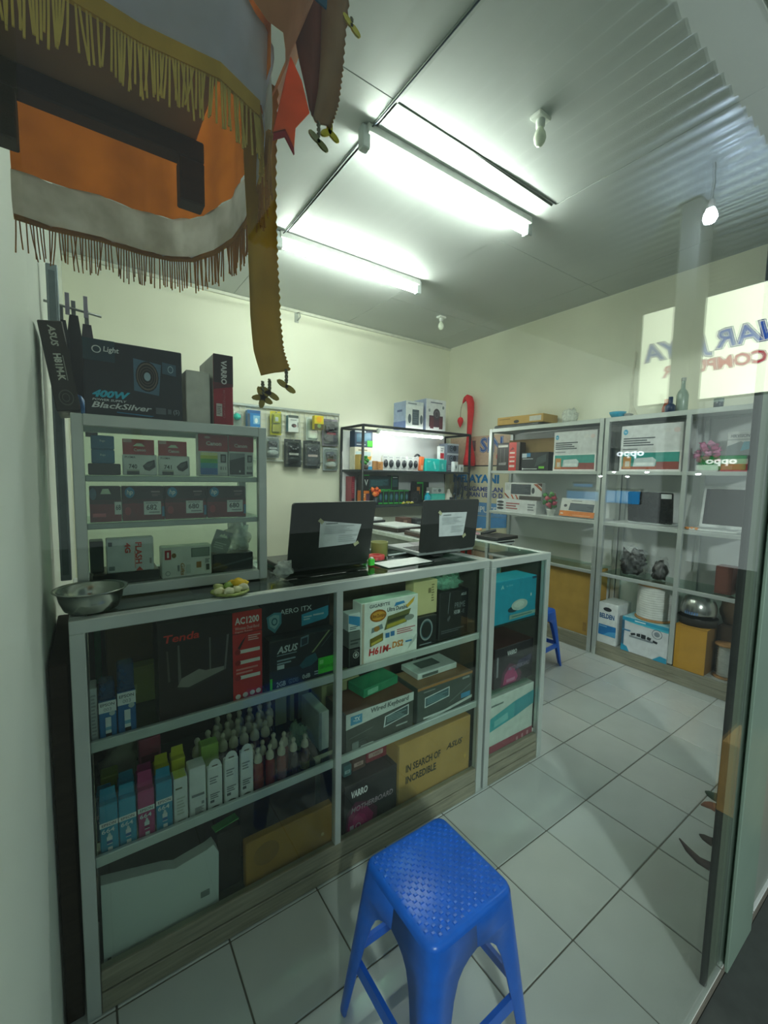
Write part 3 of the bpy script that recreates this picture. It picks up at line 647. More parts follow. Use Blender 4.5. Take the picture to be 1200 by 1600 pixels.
carton('ink_box', 'pink card box at the back of the middle shelf', 'ink box', .10, .16, S2, .635, 1.43, .05, '#a8465e', [('r', .1, .6, .9, .75, '#7a2c40')], G2)
carton('ink_box', 'pale green small box between the bottles and the white boxes', 'ink box', .262, .315, S2, .60, 1.35, .04, '#9fc25a', (), G2)
mb = MB(); mb.blob((0, 0, .085), (.055, .04, .085), mat('#c9c3ae', .6), 5, .5, 2.5, fl=.001); tag(mb.build('paper_bag', loc=(.055, 1.54, S2)), 'crumpled cream paper bag behind the ink boxes', 'bag')
# ink bottles
def bottle_meshes(ink, label=None):
    b = MB(); b.lathe([(.0, .0), (.0155, .001), (.0168, .004), (.0168, .074), (.0150, .083), (.0105, .090), (.010, .092)], ink, 16)
    c = MB(); cm = mat('#c9c3ae', .4, 0, .15, 40); c.lathe([(.0122, .091), (.0130, .093), (.0128, .104), (.0105, .112), (.0060, .117), (.0050, .124), (.0070, .126), (.0072, .132), (.004, .137), (.0, .138)], cm, 14)
    l = None
    if label:
        l = MB(); l.lathe([(.0168, .012), (.0168, .040)], label, 16, cap=False); l = l.mesh('paper_label')
    return b.mesh('bottle_body'), c.mesh('nozzle_cap'), l
def ink_bottle(x, y, z, meshes, label, rz=0., s=1.):
    t = thing('ink_bottle', label, 'bottle', (x, y, z), rz, 'refill ink bottles on the middle counter shelf')
    inst(meshes[0], 'bottle_body', t); inst(meshes[1], 'nozzle_cap', t)
    if meshes[2]: inst(meshes[2], 'paper_label', t)
    t.scale = (s, s, s); return t
red = mat('#7e2a1c', .2, 0, .2, 60, coat=.4); drk = mat('#2c2220', .2, 0, .2, 60, coat=.4); brn = mat('#4a2b20', .22, 0, .2, 60, coat=.4); org = mat('#8f3a1c', .2, 0, .3, 60, coat=.4)
m_org = bottle_meshes(org, mat('#c8642c', .5)); m_red = bottle_meshes(red); m_redl = bottle_meshes(red, mat('#d9c3bb', .5, 0, .2, 120)); m_drk = bottle_meshes(drk); m_grn = bottle_meshes(brn, mat('#b9c36a', .5, 0, .2, 120)); m_brn = bottle_meshes(brn)
ink_bottle(.425, 1.30, S2, m_org, 'red ink bottle with an orange label, next to the white blister boxes', s=1.04)
ink_bottle(.465, 1.30, S2, m_red, 'plain red ink bottle, second in the front row', s=1.02)
ink_bottle(.505, 1.30, S2, m_redl, 'red ink bottle with a pale label in the front row')
ink_bottle(.548, 1.30, S2, m_drk, 'dark ink bottle in the front row between two labelled ones', s=.97)
ink_bottle(.590, 1.30, S2, m_grn, 'brown ink bottle with a yellow green label, last in the front row', s=.96)
k = 0
for row, (y, xs_) in enumerate(((1.335, (.415, .452, .49, .528)), (1.40, (.34, .375, .41, .447, .484)), (1.445, (.33, .366, .402, .44, .476, .512)), (1.49, (.345, .385, .42, .458, .495, .53)))):
    for i, x in enumerate(xs_):
        z = S2 + (0, .0, .0, .0)[row]
        nm = ('second', 'third', 'fourth', 'rearmost')[row]
        ink_bottle(x, y, z, random.choice((m_drk, m_brn, m_red if row < 1 else m_drk)), f'dark capped ink bottle, {("first","second","third","fourth","fifth","sixth")[i]} from the white boxes in the {nm} bottle row', s=random.uniform(1.0, 1.12) if row == 0 else (1.22, 1.28, 1.3)[row-1])
    k += 1
ink_bottle(.262, 1.405, S2, m_brn, 'brown ink bottle with a cream cap standing behind the white barcode box', s=1.28)
ink_bottle(.300, 1.43, S2, m_brn, 'brown ink bottle next to the pale green box at the back', s=1.28)
carton('white_case', 'narrow white hard case standing at the mullion on the middle shelf', 'box', .675, .716, S2, .575, 1.36, .16, '#d3d9d8', [('r', .0, .0, .25, 1, '#9aa2a4')], 'loose goods on the middle shelf')
mb = MB(); mb.blob((0, 0, .05), (.035, .045, .055), film('#a9c9a4', .5), 21, .4, 2.4, fl=.001); tag(mb.build('plastic_bag', loc=(.615, 1.42, S2)), 'crumpled pale green plastic bag behind the front row bottles', 'bag')
for i, (x, z, c) in enumerate(((.56, .60, '#c9cda0'), (.66, .62, '#b8c09a'))):
    carton('card_box', ('upright pale olive card box at the back behind the bottles', 'taller pale olive card box at the back near the mullion')[i], 'box', x, x+.085, S2, z, 1.60, .06, c, [('r', .2, 0, .42, 1, '#4a3c2c')], 'loose goods on the middle shelf', kraft=True)

# middle shelf, right bay: keyboard boxes
G3 = 'keyboard boxes on the middle counter shelf'
kdec = lambda b, sub, fl: [('r', 0, .80, 1, 1, '#c9cfcc'), ('p', [(.0, .62), (.25, .66), (1, .78), (1, .80), (0, .80)], '#c9cfcc'), ('r', .06, .70, .22, .92, '#3f93bd'), ('t', '-TX', .10, .76, .19, .87, '#e6f1f4', .02), ('t', b, .34, .80, .92, .96, '#59605f', .03, .12),
    ('p', [(.53, .34), (.92, .44), (.92, .72), (.55, .62)], '#d4dade'), ('p', [(.55, .37), (.905, .46), (.905, .69), (.565, .6)], '#3b4f52'), ('lines', .58, .44, .88, .62, 4, '#7d9a9c'), ('p', [(.05, .38), (.36, .46), (.38, .50), (.36, .48), (.05, .40)], '#6b706c'), ('lines', .1, .12, .3, .3, 3, '#4d524f'),
    ('t', sub, .72, .22, .9, .3, '#a9b0ae', .02), ('r', .08, .04, .17, .26, '#7d8482'), ('t', 'VOTRE', .2, .07, .38, .13, '#d3d9d7', .03)]
carton('keyboard_box', 'grey keyboard box with a reddish lid next to the mullion', 'box', .745, 1.062, S2, .582, 1.284, .16, '#41443f', kdec('Wired Keyboard', 'KB2308', 0), G3, top='#6e4334')
carton('keyboard_box', 'grey keyboard box with an orange edged lid and white flap, nearer the narrow counter', 'box', 1.083, 1.402, S2, .585, 1.283, .16, '#47504c', [('r', 0, .93, 1, 1, '#a8743f'), ('t', 'KEYBOARD', .1, .82, .3, .88, '#8a918e'), ('p', [(.12, .42), (.56, .50), (.56, .78), (.12, .70)], '#cdd5d6'), ('p', [(.135, .45), (.545, .53), (.545, .75), (.135, .67)], '#3f6068'), ('lines', .16, .5, .52, .68, 4, '#6d959c'), ('r', .8, .84, .94, .9, '#9aa3a1'), ('p', [(0, .0), (1, .22), (1, .3), (0, .06)], '#c9cfcc'), ('t', 'USB KEYBOARD', .1, .10, .6, .2, '#d3d9d7', .02), ('r', .78, .3, .96, .44, '#3f93bd'), ('p', [(.55, .3), (.96, .62), (.97, .66), (.58, .36)], '#6f7a76')], G3, top='#8c6a48')
carton('flat_box', 'flat white tray like box resting on the orange edged keyboard box', 'box', 1.13, 1.36, .5856, .612, 1.34, .12, '#cfd8d4', [('r', .1, .2, .5, .7, '#5c6662')], G3, tdec=[('r', .2, .3, .7, .8, '#5c6662')])
carton('green_box', 'green flat box lying on the reddish keyboard box', 'box', .86, 1.05, .5826, .618, 1.36, .10, '#2f8a62', [('r', .1, .2, .4, .8, '#7cc3a2')], G3, rz=.15)
carton('card_box', 'pale olive card box behind the reddish keyboard box', 'box', .75, .93, S2, .60, 1.49, .10, '#a9ad7e', [('r', .3, .0, .34, 1, '#6a6c4a')], G3, kraft=True)

# bottom of the counter
G0 = 'boxes on the counter floor'
r = thing('white_case', 'large white plastic case with a small grey badge on the counter floor', 'case', (.143, 1.29, S0), 0, G0)
MB().prism([(-.152, 0), (.150, 0), (.153, .18), (.138, .213), (.118, .205), (.06, .197), (.03, .192), (.0, .205), (-.152, .243)], 0, .035, mat('#dfe4e1', .4, 0, .04, 6)).build('case_body', r)
MB().box(.098, .124, -.002, .0, .055, .075, mat('#8b9390', .4), .0006).build('grey_badge', r)
MB().box(-.144, -.135, -.002, .0, .012, .02, mat('#6b7270', .4), .0006).build('latch', r)
carton('dark_carton', 'big dark carton standing behind the kraft box on the counter floor', 'box', .40, .69, S0, .35, 1.42, .2, '#31261d', (), G0, kraft=True)
carton('dark_carton', 'dark carton between the white case and the kraft box on the counter floor', 'box', .302, .374, S0, .30, 1.33, .2, '#2c231c', (), G0, kraft=True)
MB_ = MB(); MB_.box(-.04, .04, 0, .03, 0, .004, mat('#3fae4a', .4)); tag(MB_.build('paper_slip', loc=(.338, 1.35, .3006), rz=.2), 'bright green paper slip on the dark carton', 'paper')
carton('kraft_box', 'plain kraft carton with a round stain and one small rivet', 'box', .379, .695, S0, .258, 1.29, .03, '#b3843a', [('e', .08, .35, .36, .85, '#9c702f'), ('e', .855, .33, .895, .41, '#d9b978')], G0, kraft=True)
carton('motherboard_box', 'black motherboard box with a magenta glow at its lower corner', 'box', .742, .986, S0, .300, 1.285, .2, '#241c26', [
    ('p', [(.02, .0), (.05, .45), (.2, .62), (.45, .52), (.62, .3), (.6, .05), (.55, .0)], '#5a1840'), ('p', [(.06, .03), (.08, .38), (.22, .52), (.42, .42), (.54, .22), (.5, .03)], '#a41e66'), ('p', [(.14, .1), (.16, .3), (.26, .38), (.38, .28), (.42, .12)], '#c52a78'),
    ('t', 'VARRO', .12, .72, .42, .86, '#e9e3e8', .04, .12), ('t', 'MOTHERBOARD', .12, .42, .92, .53, '#b09aa8', .02, .2), ('r', .1, .08, .17, .18, '#d8b9cc'), ('ring', .2, .07, .3, .18, .3, '#d8b9cc')], G0)
for i, (x0, x1, c, l) in enumerate(((.765, .80, '#3f6f78', 'small teal box lying on the black motherboard box'), (.81, .87, '#5a3a32', 'small brown box lying on the black motherboard box'), (.88, .98, '#8a2f3c', 'small red box lying on the black motherboard box'))):
    carton('small_box', l, 'box', x0, x1, .3006, .345+.01*i, 1.33+.01*i, .10, c, [('r', .1, .3, .8, .6, '#b99a94' if i else '#9fc3c8'), ('t', 'VARRO', .3, .35, .7, .55, '#5a1a20')] , G0)
carton('asus_carton'.replace('asus', 'kraft'), 'large kraft carton printed with two lines of black capitals', 'box', .990, 1.405, S0, .372, 1.285, .3, '#bd9350', [
    ('t', 'IN SEARCH OF', .10, .52, .56, .64, '#3a2f22', .03), ('t', 'INCREDIBLE', .10, .34, .50, .46, '#3a2f22', .03), ('t', 'ASUS', .64, .58, .88, .68, '#3a2f22', .02, .3), ('e', .91, .28, .945, .36, '#d2a23a'), ('r', 0, .0, .012, 1, '#8c6a38')], G0, kraft=True)

# ================================================================== goods in the narrow counter
GB = 'boxes in the narrow counter'
carton('router_box', 'cyan blue box showing a white dish shaped device', 'box', 1.545, 1.858, .758, .968, 1.29, .13, '#1f9dbb', [
    ('p', [(.12, .82), (.16, .92), (.20, .82), (.17, .82), (.16, .86), (.15, .82)], '#9ad6e2'), ('t', 'tp-link', .24, .84, .4, .9, '#8fd0de'), ('r', .88, .93, .99, .99, '#14506e'), ('e', .30, .22, .55, .36, '#20404a'), ('e', .38, .24, .78, .50, '#b9c9c3'), ('e', .44, .30, .70, .46, '#cfdcd6'),
    ('p', [(.34, .06), (.99, .08), (.99, .16), (.34, .17)], '#8fb0a4'), ('lines', .40, .09, .9, .14, 1, '#4f7a74'), ('e', .84, .52, .87, .60, '#d2e6e4')], GB)
for i, (dx, c, l) in enumerate(((0, '#e4e05a', 'yellow paper sheets sticking up behind the cyan box'), (.06, '#d8dc9a', 'pale yellow papers standing beside the yellow sheets'))):
    mb = MB()
    for k in range(5): mb.box(-.10+dx, .12+dx, k*.006, k*.006+.003, 0, .235-.008*k+.01*sin(k+i), mat(c, .7), .0004)
    tag(mb.build('paper_sheets', loc=(1.64, 1.44+.05*i, .758)), l, 'paper')
carton('grey_box', 'small grey card tag leaning behind the cyan box', 'box', 1.66, 1.74, .758, 1.01, 1.425, .008, '#8a9698', (), GB)
carton('motherboard_box', 'black box with a magenta glow standing in the narrow counter', 'box', 1.575, 1.872, .4305, .632, 1.30, .2, '#241c26', [
    ('p', [(.15, .0), (.2, .35), (.36, .56), (.55, .45), (.7, .2), (.65, .0)], '#5a1840'), ('p', [(.22, .04), (.26, .3), (.38, .46), (.52, .36), (.6, .14), (.55, .04)], '#b3246e'), ('p', [(.5, .3), (.95, .45), (.95, .62), (.6, .55)], '#332a52'), ('t', 'VARRO', .30, .76, .54, .88, '#dfe0e4', .03, .1), ('t', 'MOTHERBOARD', .34, .36, .9, .46, '#8f7f98', .01, .15), ('r', .3, .08, .52, .16, '#d27aa4'), ('r', .04, .3, .08, .8, '#8a8a92')], GB, side='#3a2026', top='#4d2c2a')
carton('long_white_box', 'large white carton with aqua stripes and a dusky pink foot in the narrow counter', 'box', 1.525, 1.868, .1075, .405, 1.282, .24, '#dfe4e0', [
    ('r', 0, 0, 1, .2, '#a8475c'), ('p', [(0, .44), (.55, .52), (.55, .80), (0, .66)], '#43b0ba'), ('p', [(.55, .52), (1, .62), (1, .86), (.55, .80)], '#2a9fb0'), ('p', [(.12, .50), (.42, .54), (.40, .66), (.12, .60)], '#86cfd2'), ('t', 'totolink', .04, .84, .3, .90, '#7d8886'), ('r', .62, .07, .66, .14, '#d8a0aa'), ('r', .74, .08, .78, .15, '#d8a0aa'), ('r', .86, .09, .9, .16, '#d8a0aa')], GB, top='#cfd8d0')

# ================================================================== goods in the upper cabinet (x, y from the counter)
GC = 'cartridge boxes in the upper cabinet'
C1, C2, C3 = 1.4450, 1.3090, 1.1230
YC = 1.472
carton('small_box', 'black flat box under the two blue boxes in the cabinet', 'box', .003, .082, C1, 1.478, YC, .08, '#24211f', (), GC)
for i, z in enumerate((1.4785, 1.5185)):
    carton('cartridge_box', ('lower blue box with a tiny white word in the cabinet corner', 'upper blue box with a tiny white word in the cabinet corner')[i], 'ink box', .012, .068, z, z+.0395, YC, .07, '#1f6f96', [('t', 'hp', .38, .5, .6, .7, '#b9dbe6')], GC)
def pix(x0, x1, code, label, z1):
    w, h = x1-x0, .062
    r = carton('cartridge_box', label, 'ink box', x0, x1, C1, C1+h, YC, .03, '#e3e6e4', [('t', 'PIXMA', .06, .82, .36, .92, '#4a4a4a', .01), ('p', [(.56, .46), (.70, .66), (.92, .78), (.94, .42), (.76, .22), (.62, .28)], '#2c2f2e'), ('p', [(.60, .46), (.70, .60), (.88, .68), (.86, .52), (.74, .38)], '#565b59'), ('t', code, .16, .32, .40, .54, '#3d4a40', .02), ('r', .1, .05, .46, .2, '#3a3d3c'), ('r', .1, .2, .46, .28, '#b9bdb2')], GC)
    T = [(-w/2+.001, h), (w/2-.006, h), (w/2-.006, h+.046), (-w/2+.001, h+.046)]
    mb = MB(); mb.prism(T, .012, .014, mat('#b02a2a', .4)); decals(mb, [('r', 0, .0, 1, 1, '#b02a2a'), ('r', .02, .78, .28, .98, '#d3a8a2'), ('p', [(.32, .55), (.70, .55), (.60, .74), (.44, .74)], '#dfeed0'), ('t', 'Canon', .34, .22, .72, .42, '#f2e4e0', .03)], w-.007, .046, -w/2+.001, h, y=.0118); mb.build('hang_tab', r)
pix(.088, .178, '740', 'white cartridge box with red hang card, beside the blue boxes', 0); pix(.182, .270, '741', 'white cartridge box with red hang card, next to the rainbow box', 0)
carton('cartridge_box', 'white cartridge box with red top and a rainbow picture', 'ink box', .296, .388, C1, 1.5805, YC, .04, '#e3e6e4', [('r', 0, .60, 1, 1, '#a8202c'), ('t', 'Canon', .26, .74, .78, .84, '#f2e4e0', .03), ('e', .2, .9, .4, .96, '#d8b0a8'), ('r', .06, .04, .64, .57, '#2a6fb8'), ('r', .06, .2, .64, .36, '#2f9fb0'), ('r', .06, .32, .64, .44, '#58b84a'), ('r', .06, .42, .64, .50, '#c7d23c'), ('r', .06, .50, .64, .57, '#dfe3a0'), ('r', .74, .34, .93, .54, '#2d3030'), ('r', .78, .37, .89, .5, '#8b8f90'), ('t', '811', .72, .16, .92, .24, '#4a4e50'), ('r', .7, .05, .94, .1, '#c9cccc')], GC)
carton('cartridge_box', 'white cartridge box with red top and a black picture', 'ink box', .391, .474, C1, 1.5805, YC, .04, '#dfe2e0', [('r', 0, .62, 1, 1, '#a02030'), ('t', 'Canon', .22, .72, .74, .81, '#e6cfcc', .03), ('r', .03, .05, .64, .58, '#2b2e30'), ('p', [(.03, .4), (.64, .5), (.64, .58), (.03, .58)], '#8d9294'), ('e', .4, .1, .46, .16, '#e0e0e0'), ('r', .74, .36, .93, .54, '#3a3d3c'), ('r', .78, .39, .89, .5, '#9b9f9e'), ('t', '810', .72, .18, .92, .26, '#4a4e50'), ('r', .7, .06, .94, .12, '#4b4f50')], GC)
def hpbox(x0, x1, num, label, seed):
    d = [('r', 0, .0, 1, .56, '#7c1c26'), ('r', .0, .5, 1, .62, '#48141c'), ('e', .06, .66, .29, .97, '#2f8ab8'), ('t', 'hp', .105, .72, .25, .90, '#e9f2f4', .02, .15), ('r', .5, .16, .92, .55, '#dfe2e2'), ('t', num, .56, .30, .82, .46, '#2d3032', .02), ('lines', .55, .48, .85, .53, 1, '#8a8e90'), ('lines', .62, .2, .88, .26, 1, '#8a8e90'), ('t', 'Original', .68, .80, .9, .88, '#a89094'), ('lines', .7, .7, .9, .78, 2, '#8b6c70'), ('e', .05, .16, .2, .4, '#a8323c'), ('r', .94, .1, 1, .4, '#3f7fa8')]
    if num == '682' and seed == 0: d = [('r', 0, 0, 1, .56, '#8a2430'), ('r', .0, .5, 1, .62, '#48141c'), ('e', .0, .62, .22, .95, '#4f6f88'), ('p', [(.34, .78), (.68, .78), (.60, .93), (.42, .93)], '#d9e8cc'), ('r', .78, .2, 1, .56, '#d9dcdc'), ('t', '68', .82, .32, .98, .48, '#3d4042', .02), ('r', .08, .14, .5, .24, '#d8606a')]
    carton('cartridge_box', label, 'ink box', x0, x1, C2, 1.4125, YC+.004*seed % .01, .05, '#2b1a1e', d, GC)
hpbox(.003, .080, '682', 'dark red cartridge box with a white hang slot, at the cabinet post', 0)
hpbox(.083, .194, '682', 'dark red cartridge box with round blue badge, second on its shelf', 1)
hpbox(.197, .318, '680', 'dark red cartridge box with round blue badge, third on its shelf', 2)
hpbox(.321, .446, '680', 'dark red cartridge box with a black dot on its label, fourth on its shelf', 3)
carton('small_box', 'flat black box under the white flash drive box', 'box', .003, .174, C3, 1.156, YC-.01, .12, '#2a2623', (), GC)
carton('small_box', 'upright black box beside the white flash drive box', 'box', -.002, .032, 1.1565, 1.25, YC+.02, .06, '#3a4340', (), GC)
carton('flash_drive_box', 'white box with orange sideways lettering in the cabinet bottom', 'box', .038, .160, 1.1565, 1.259, YC-.01, .035, '#dcdfe2', [('t', 'FLASH', .60, .22, .74, .86, '#d8584a', .03, 0, -1), ('t', '4G', .38, .56, .50, .86, '#d8584a', .04, 0, -1), ('r', .58, .1, .60, .6, '#e6a49a'), ('t', 'STORAGE', .9, .12, .95, .45, '#a9a4a4', 0, 0, -1), ('r', .04, .78, .12, .9, '#5a6468'), ('r', .04, .08, .16, .2, '#8a9498'), ('p', [(.60, .02), (.76, .02), (.68, .14)], '#d8584a')], GC)
carton('ink_kit_box', 'white box with a clear window and a red badge in the cabinet bottom', 'box', .181, .328, C3, 1.222, YC-.012, .05, '#e3e5df', [('r', .58, .62, .96, .92, '#6f7a74'), ('r', .60, .64, .94, .9, '#8e9a92'), ('r', .06, .60, .18, .90, '#b5303a'), ('t', '1', .10, .66, .14, .84, '#f4e6e4', .03), ('e', .19, .64, .28, .80, '#8a6a3c'), ('t', 'Gifts', .36, .06, .44, .46, '#b5894a', .02, .15, -1), ('t', 'DVD+R', .30, .1, .34, .5, '#8d9290', 0, 0, -1), ('r', .68, .26, .78, .46, '#a87a3a'), ('r', .88, .16, .95, .36, '#3d4240'), ('lines', .86, .4, .96, .55, 3, '#7a7f7c'), ('ring', .06, .08, .16, .24, .3, '#a9b0ac'), ('r', .48, .1, .56, .4, '#c9cfc6')], GC)
t = carton('hang_card', 'grey tilted card with a hang slot leaning on the plastic bag', 'card', .325, .385, 1.1835, 1.262, YC+.02, .003, '#a3a9a4', [('p', [(.25, .72), (.75, .72), (.66, .84), (.56, .82), (.5, .9), (.44, .82), (.34, .84)], '#e0ecd4'), ('lines', .15, .2, .8, .5, 3, '#c9cec8')], GC)
t.rotation_euler = (0, .35, 0)
carton('small_box', 'black box under the clear bag in the cabinet corner', 'box', .335, .470, C3, 1.183, YC, .09, '#24282a', [('p', [(0, .2), (1, .6), (1, .7), (0, .3)], '#51585a')], GC)
mb = MB(); mb.blob((0, 0, .045), (.042, .03, .05), film('#d8e0dc', .5), 31, .45, 2.6, 18, 12, fl=.001); tag(mb.build('plastic_bag', loc=(.43, YC+.04, 1.185)), 'crumpled clear plastic bag in the cabinet corner', 'bag')

# ================================================================== on top of the cabinet
ZT = 1.6125
t = carton('motherboard_box', 'black motherboard box standing on edge, leaning on the white wall', 'box', -.062, -.008, ZT+.002, ZT+.235, 1.45, .2, '#23251f', [('t', 'ASUS', .36, .72, .66, .95, '#b9bdb4', .03, .2, -1), ('t', 'H81M-K', .34, .34, .66, .64, '#c3c7be', .04, 0, -1), ('r', .70, .34, .74, .62, '#8a8e86'), ('ring', .2, .06, .82, .24, .15, '#5d625a'), ('ring', .34, .1, .66, .2, .2, '#5d625a')], None, side='#dfe3dc', lean=(0, radians(-8)))
t.location.x = -.034; t.location.z = ZT+.005
carton('power_supply_box', 'black and teal power supply box with a pictured fan on the cabinet', 'box', .002, .250, ZT, ZT+.208, 1.455, .14, '#202a33', [
    ('r', .0, .72, .3, 1, '#24414d'), ('p', [(0, .72), (.3, .8), (.3, .72)], '#24414d'), ('ring', .08, .82, .17, .92, .25, '#c9d3d6'), ('t', 'Light', .19, .83, .34, .92, '#c9d3d6', .02, .1),
    ('p', [(.48, .38), (.74, .34), (.77, .78), (.48, .82)], '#4d6f86'), ('e', .50, .38, .74, .80, '#1a2126'), ('ring', .51, .40, .73, .78, .12, '#6b6258'), ('ring', .535, .45, .705, .73, .1, '#5a534c'), ('ring', .56, .49, .68, .69, .1, '#5a534c'), ('e', .585, .53, .655, .65, '#9ab6c4'),
    ('p', [(.78, .66), (.93, .64), (.93, .80), (.78, .82)], '#3f5d70'), ('ring', .84, .68, .90, .78, .2, '#9db8c6'),
    ('t', '400W', .07, .24, .44, .34, '#2fb4d4', .05, .3), ('t', 'POWER SUPPLY', .07, .195, .40, .225, '#cdd6da', .02, .2), ('t', 'BlackSilver', .06, .10, .66, .18, '#d3d9dc', .02, .3), ('r', .70, .08, .81, .17, '#59646c'), ('r', .83, .09, .87, .16, '#59646c'), ('t', '(5)', .89, .08, .96, .16, '#8d989e', .02), ('p', [(.3, .05), (.65, .03), (.68, .045), (.3, .065)], '#3a7fa6')], 'boxes on top of the small cabinet', side='#39454f')
carton('white_box', 'plain white box between the power supply and the red box', 'box', .262, .333, ZT, ZT+.162, 1.46, .13, '#cfd0c8', (), 'boxes on top of the small cabinet')
carton('graphics_card_box', 'narrow black and red box on the cabinet corner', 'box', .341, .402, ZT, ZT+.222, 1.45, .2, '#a01c30', [('r', 0, .58, 1, 1, '#2c1a20'), ('p', [(0, .5), (1, .56), (1, .6), (0, .6)], '#5a1a26'), ('t', 'VARRO', .38, .58, .68, .92, '#d3cfd0', .04, 0, -1), ('t', 'MOTHERBOARD', .46, .1, .58, .5, '#c4626e', .01, 0, -1), ('r', .12, .12, .42, .30, '#cfc3c0'), ('lines', .16, .14, .38, .27, 5, '#8a7c7a')], 'boxes on top of the small cabinet', side='#8d8f8c', top='#4a3a3c')
# things by the white wall behind the cabinet
mb = MB(); mb.box(-.015, .015, 0, .025, 0, 1.0, mat('#8d9aa0', .4, .5), .002); mb.box(-.009, .009, -.003, 0, .02, .98, mat('#6d7a80', .4, .5), .001); mb.build('aluminium_profile').location = (-.068, 1.725, 1.0925)
tag(bpy.data.objects['aluminium_profile'], 'tall grey aluminium profile standing in the wall corner behind the cabinet', 'metal profile')
t = thing('hook_rail', 'thin metal hook rail on the white wall with black pouches hanging', 'hook rail', (XL, 1.80, 2.0))
mb = MB(); mb.tube([(.004, 0, .0), (.16, .02, -.012)], .004, mat('#9aa09c', .4, .7), 6); mb.build('hook_bar', t)
for k in range(2):
    mb = MB(); mb.box(.06+.05*k, .072+.05*k, .0, .006, -.03, .04, mat('#9a94a8', .4)); mb.build('hook', t)
for k, (x, z, h, c, l) in enumerate(((-.052, 1.95, .30, '#2a2d33', 'black pouch hanging nearest the white wall'), (-.018, 1.975, .34, '#1f2126', 'black pouch hanging in the middle of the hook rail'), (.018, 1.955, .38, '#4a4450', 'grey violet pouch hanging at the tip of the hook rail'))):
    n = 8; mb = MB(); mb.prism([(-.018, 0), (.018, 0), (.02, h*.8), (.012, h), (-.012, h), (-.02, h*.8)], 0, .03, mat(c, .5, 0, .2, 30))
    mb.box(-.006, .006, .012, .016, h, h+.05, mat('#777c80', .4)); tag(mb.build('hanging_pouch', loc=(x, 1.80+.012*k, z-h)), l, 'pouch', 'pouches on the hook rail')
mb = MB(); mb.blob((0, 0, .03), (.016, .02, .035), mat('#2f6fb0', .35), 4, .3); mb.build('blue_gadget', loc=(-.012, 1.69, 1.80-.17)); tag(bpy.data.objects['blue_gadget'], 'small blue gadget wedged between the leaning box and the power supply box', 'gadget')

# ================================================================== on the counter top
ZC1 = 1.0925
t = thing('metal_bowl', 'shallow stainless steel bowl on the counter corner by the white wall', 'bowl', (-.002, 1.335, ZC1))
st = mat('#b4bab2', .22, .95, .05, 10)
MB().lathe([(.0, .0), (.052, .001), (.060, .006), (.070, .030), (.074, .050), (.082, .056), (.084, .0575), (.083, .060), (.074, .056), (.066, .032), (.056, .010), (.0, .006)], st, 32, T=Matrix.Scale(1.0, 4)).build('bowl_body', t)
t = thing('flower_offering', 'little offering of yellow and cream flower petals on the counter edge', 'offering', (.345, 1.305, ZC1))
MB().lathe([(0, 0), (.05, .001), (.058, .008), (.052, .010), (0, .004)], mat('#9aa65a', .6, 0, .25, 60), 12).build('leaf_tray', t)
for k, (x, y, z, c, r) in enumerate(((-.035, -.02, .016, '#e6e2b0', .014), (-.012, -.032, .015, '#e9e4c0', .015), (.012, -.028, .016, '#e4e0b4', .014), (.036, -.015, .018, '#ece6c8', .014), (-.03, .012, .02, '#c9d08a', .013), (-.004, .004, .022, '#8fae52', .014), (.028, .008, .026, '#edc22c', .018), (.012, .018, .024, '#e8b928', .015), (.044, .012, .022, '#f0cc40', .013))):
    mb = MB(); mb.blob((0, 0, 0), (r*1.1, r*.8, r*.8), mat(c, .6), k, .35, 2, 10, 7); mb.build('petal', t, (x, y, z))
def paper_on(root, pts, y0, y1, curl=.004):
    """a taped paper sheet: pts TL, TR, BR, BL (x, z) on the lid plane, y interpolated to follow it"""
    n = 6; vs, fs = [], []
    for j in range(n+1):
        for i in range(n+1):
            u, v = i/n, j/n
            a = [pts[0][k]*(1-u)+pts[1][k]*u for k in (0, 1)]; b = [pts[3][k]*(1-u)+pts[2][k]*u for k in (0, 1)]
            x, z = a[0]*(1-v)+b[0]*v, a[1]*(1-v)+b[1]*v
            vs.append((x, y0-.0012-curl*(u*(1-u)*v*2+.25*(1-v)*u), z))
    for j in range(n):
        for i in range(n): fs.append((j*(n+1)+i, (j+1)*(n+1)+i, (j+1)*(n+1)+i+1, j*(n+1)+i+1))
    p = MB().add(vs, fs, mat('#d9dde0', .7), True).build('paper_sheet', root)
    w = pts[1][0]-pts[0][0]; h = pts[0][1]-pts[3][1]
    mb = MB(); decals(mb, [('t', 'NOTICE', .12, .86, .4, .93, '#7d8286', .02), ('lines', .1, .5, .8, .82, 5, '#bfc4c7'), ('lines', .45, .15, .9, .45, 4, '#c3c8cb')], w, h, pts[0][0], pts[3][1], y=y0-.0065); mb.build('paper_print', p)
    for (x, z, r) in ((pts[0][0], pts[0][1], .7), (pts[2][0], pts[2][1], -.6)):
        MB().box(-.011, .011, -.0004, .0004, -.007, .007, film('#d9d9b0', .7), 0, T=Matrix.Translation((x, y0-.0075, z)) @ Matrix.Rotation(r, 4, 'Y')).build('tape', p)
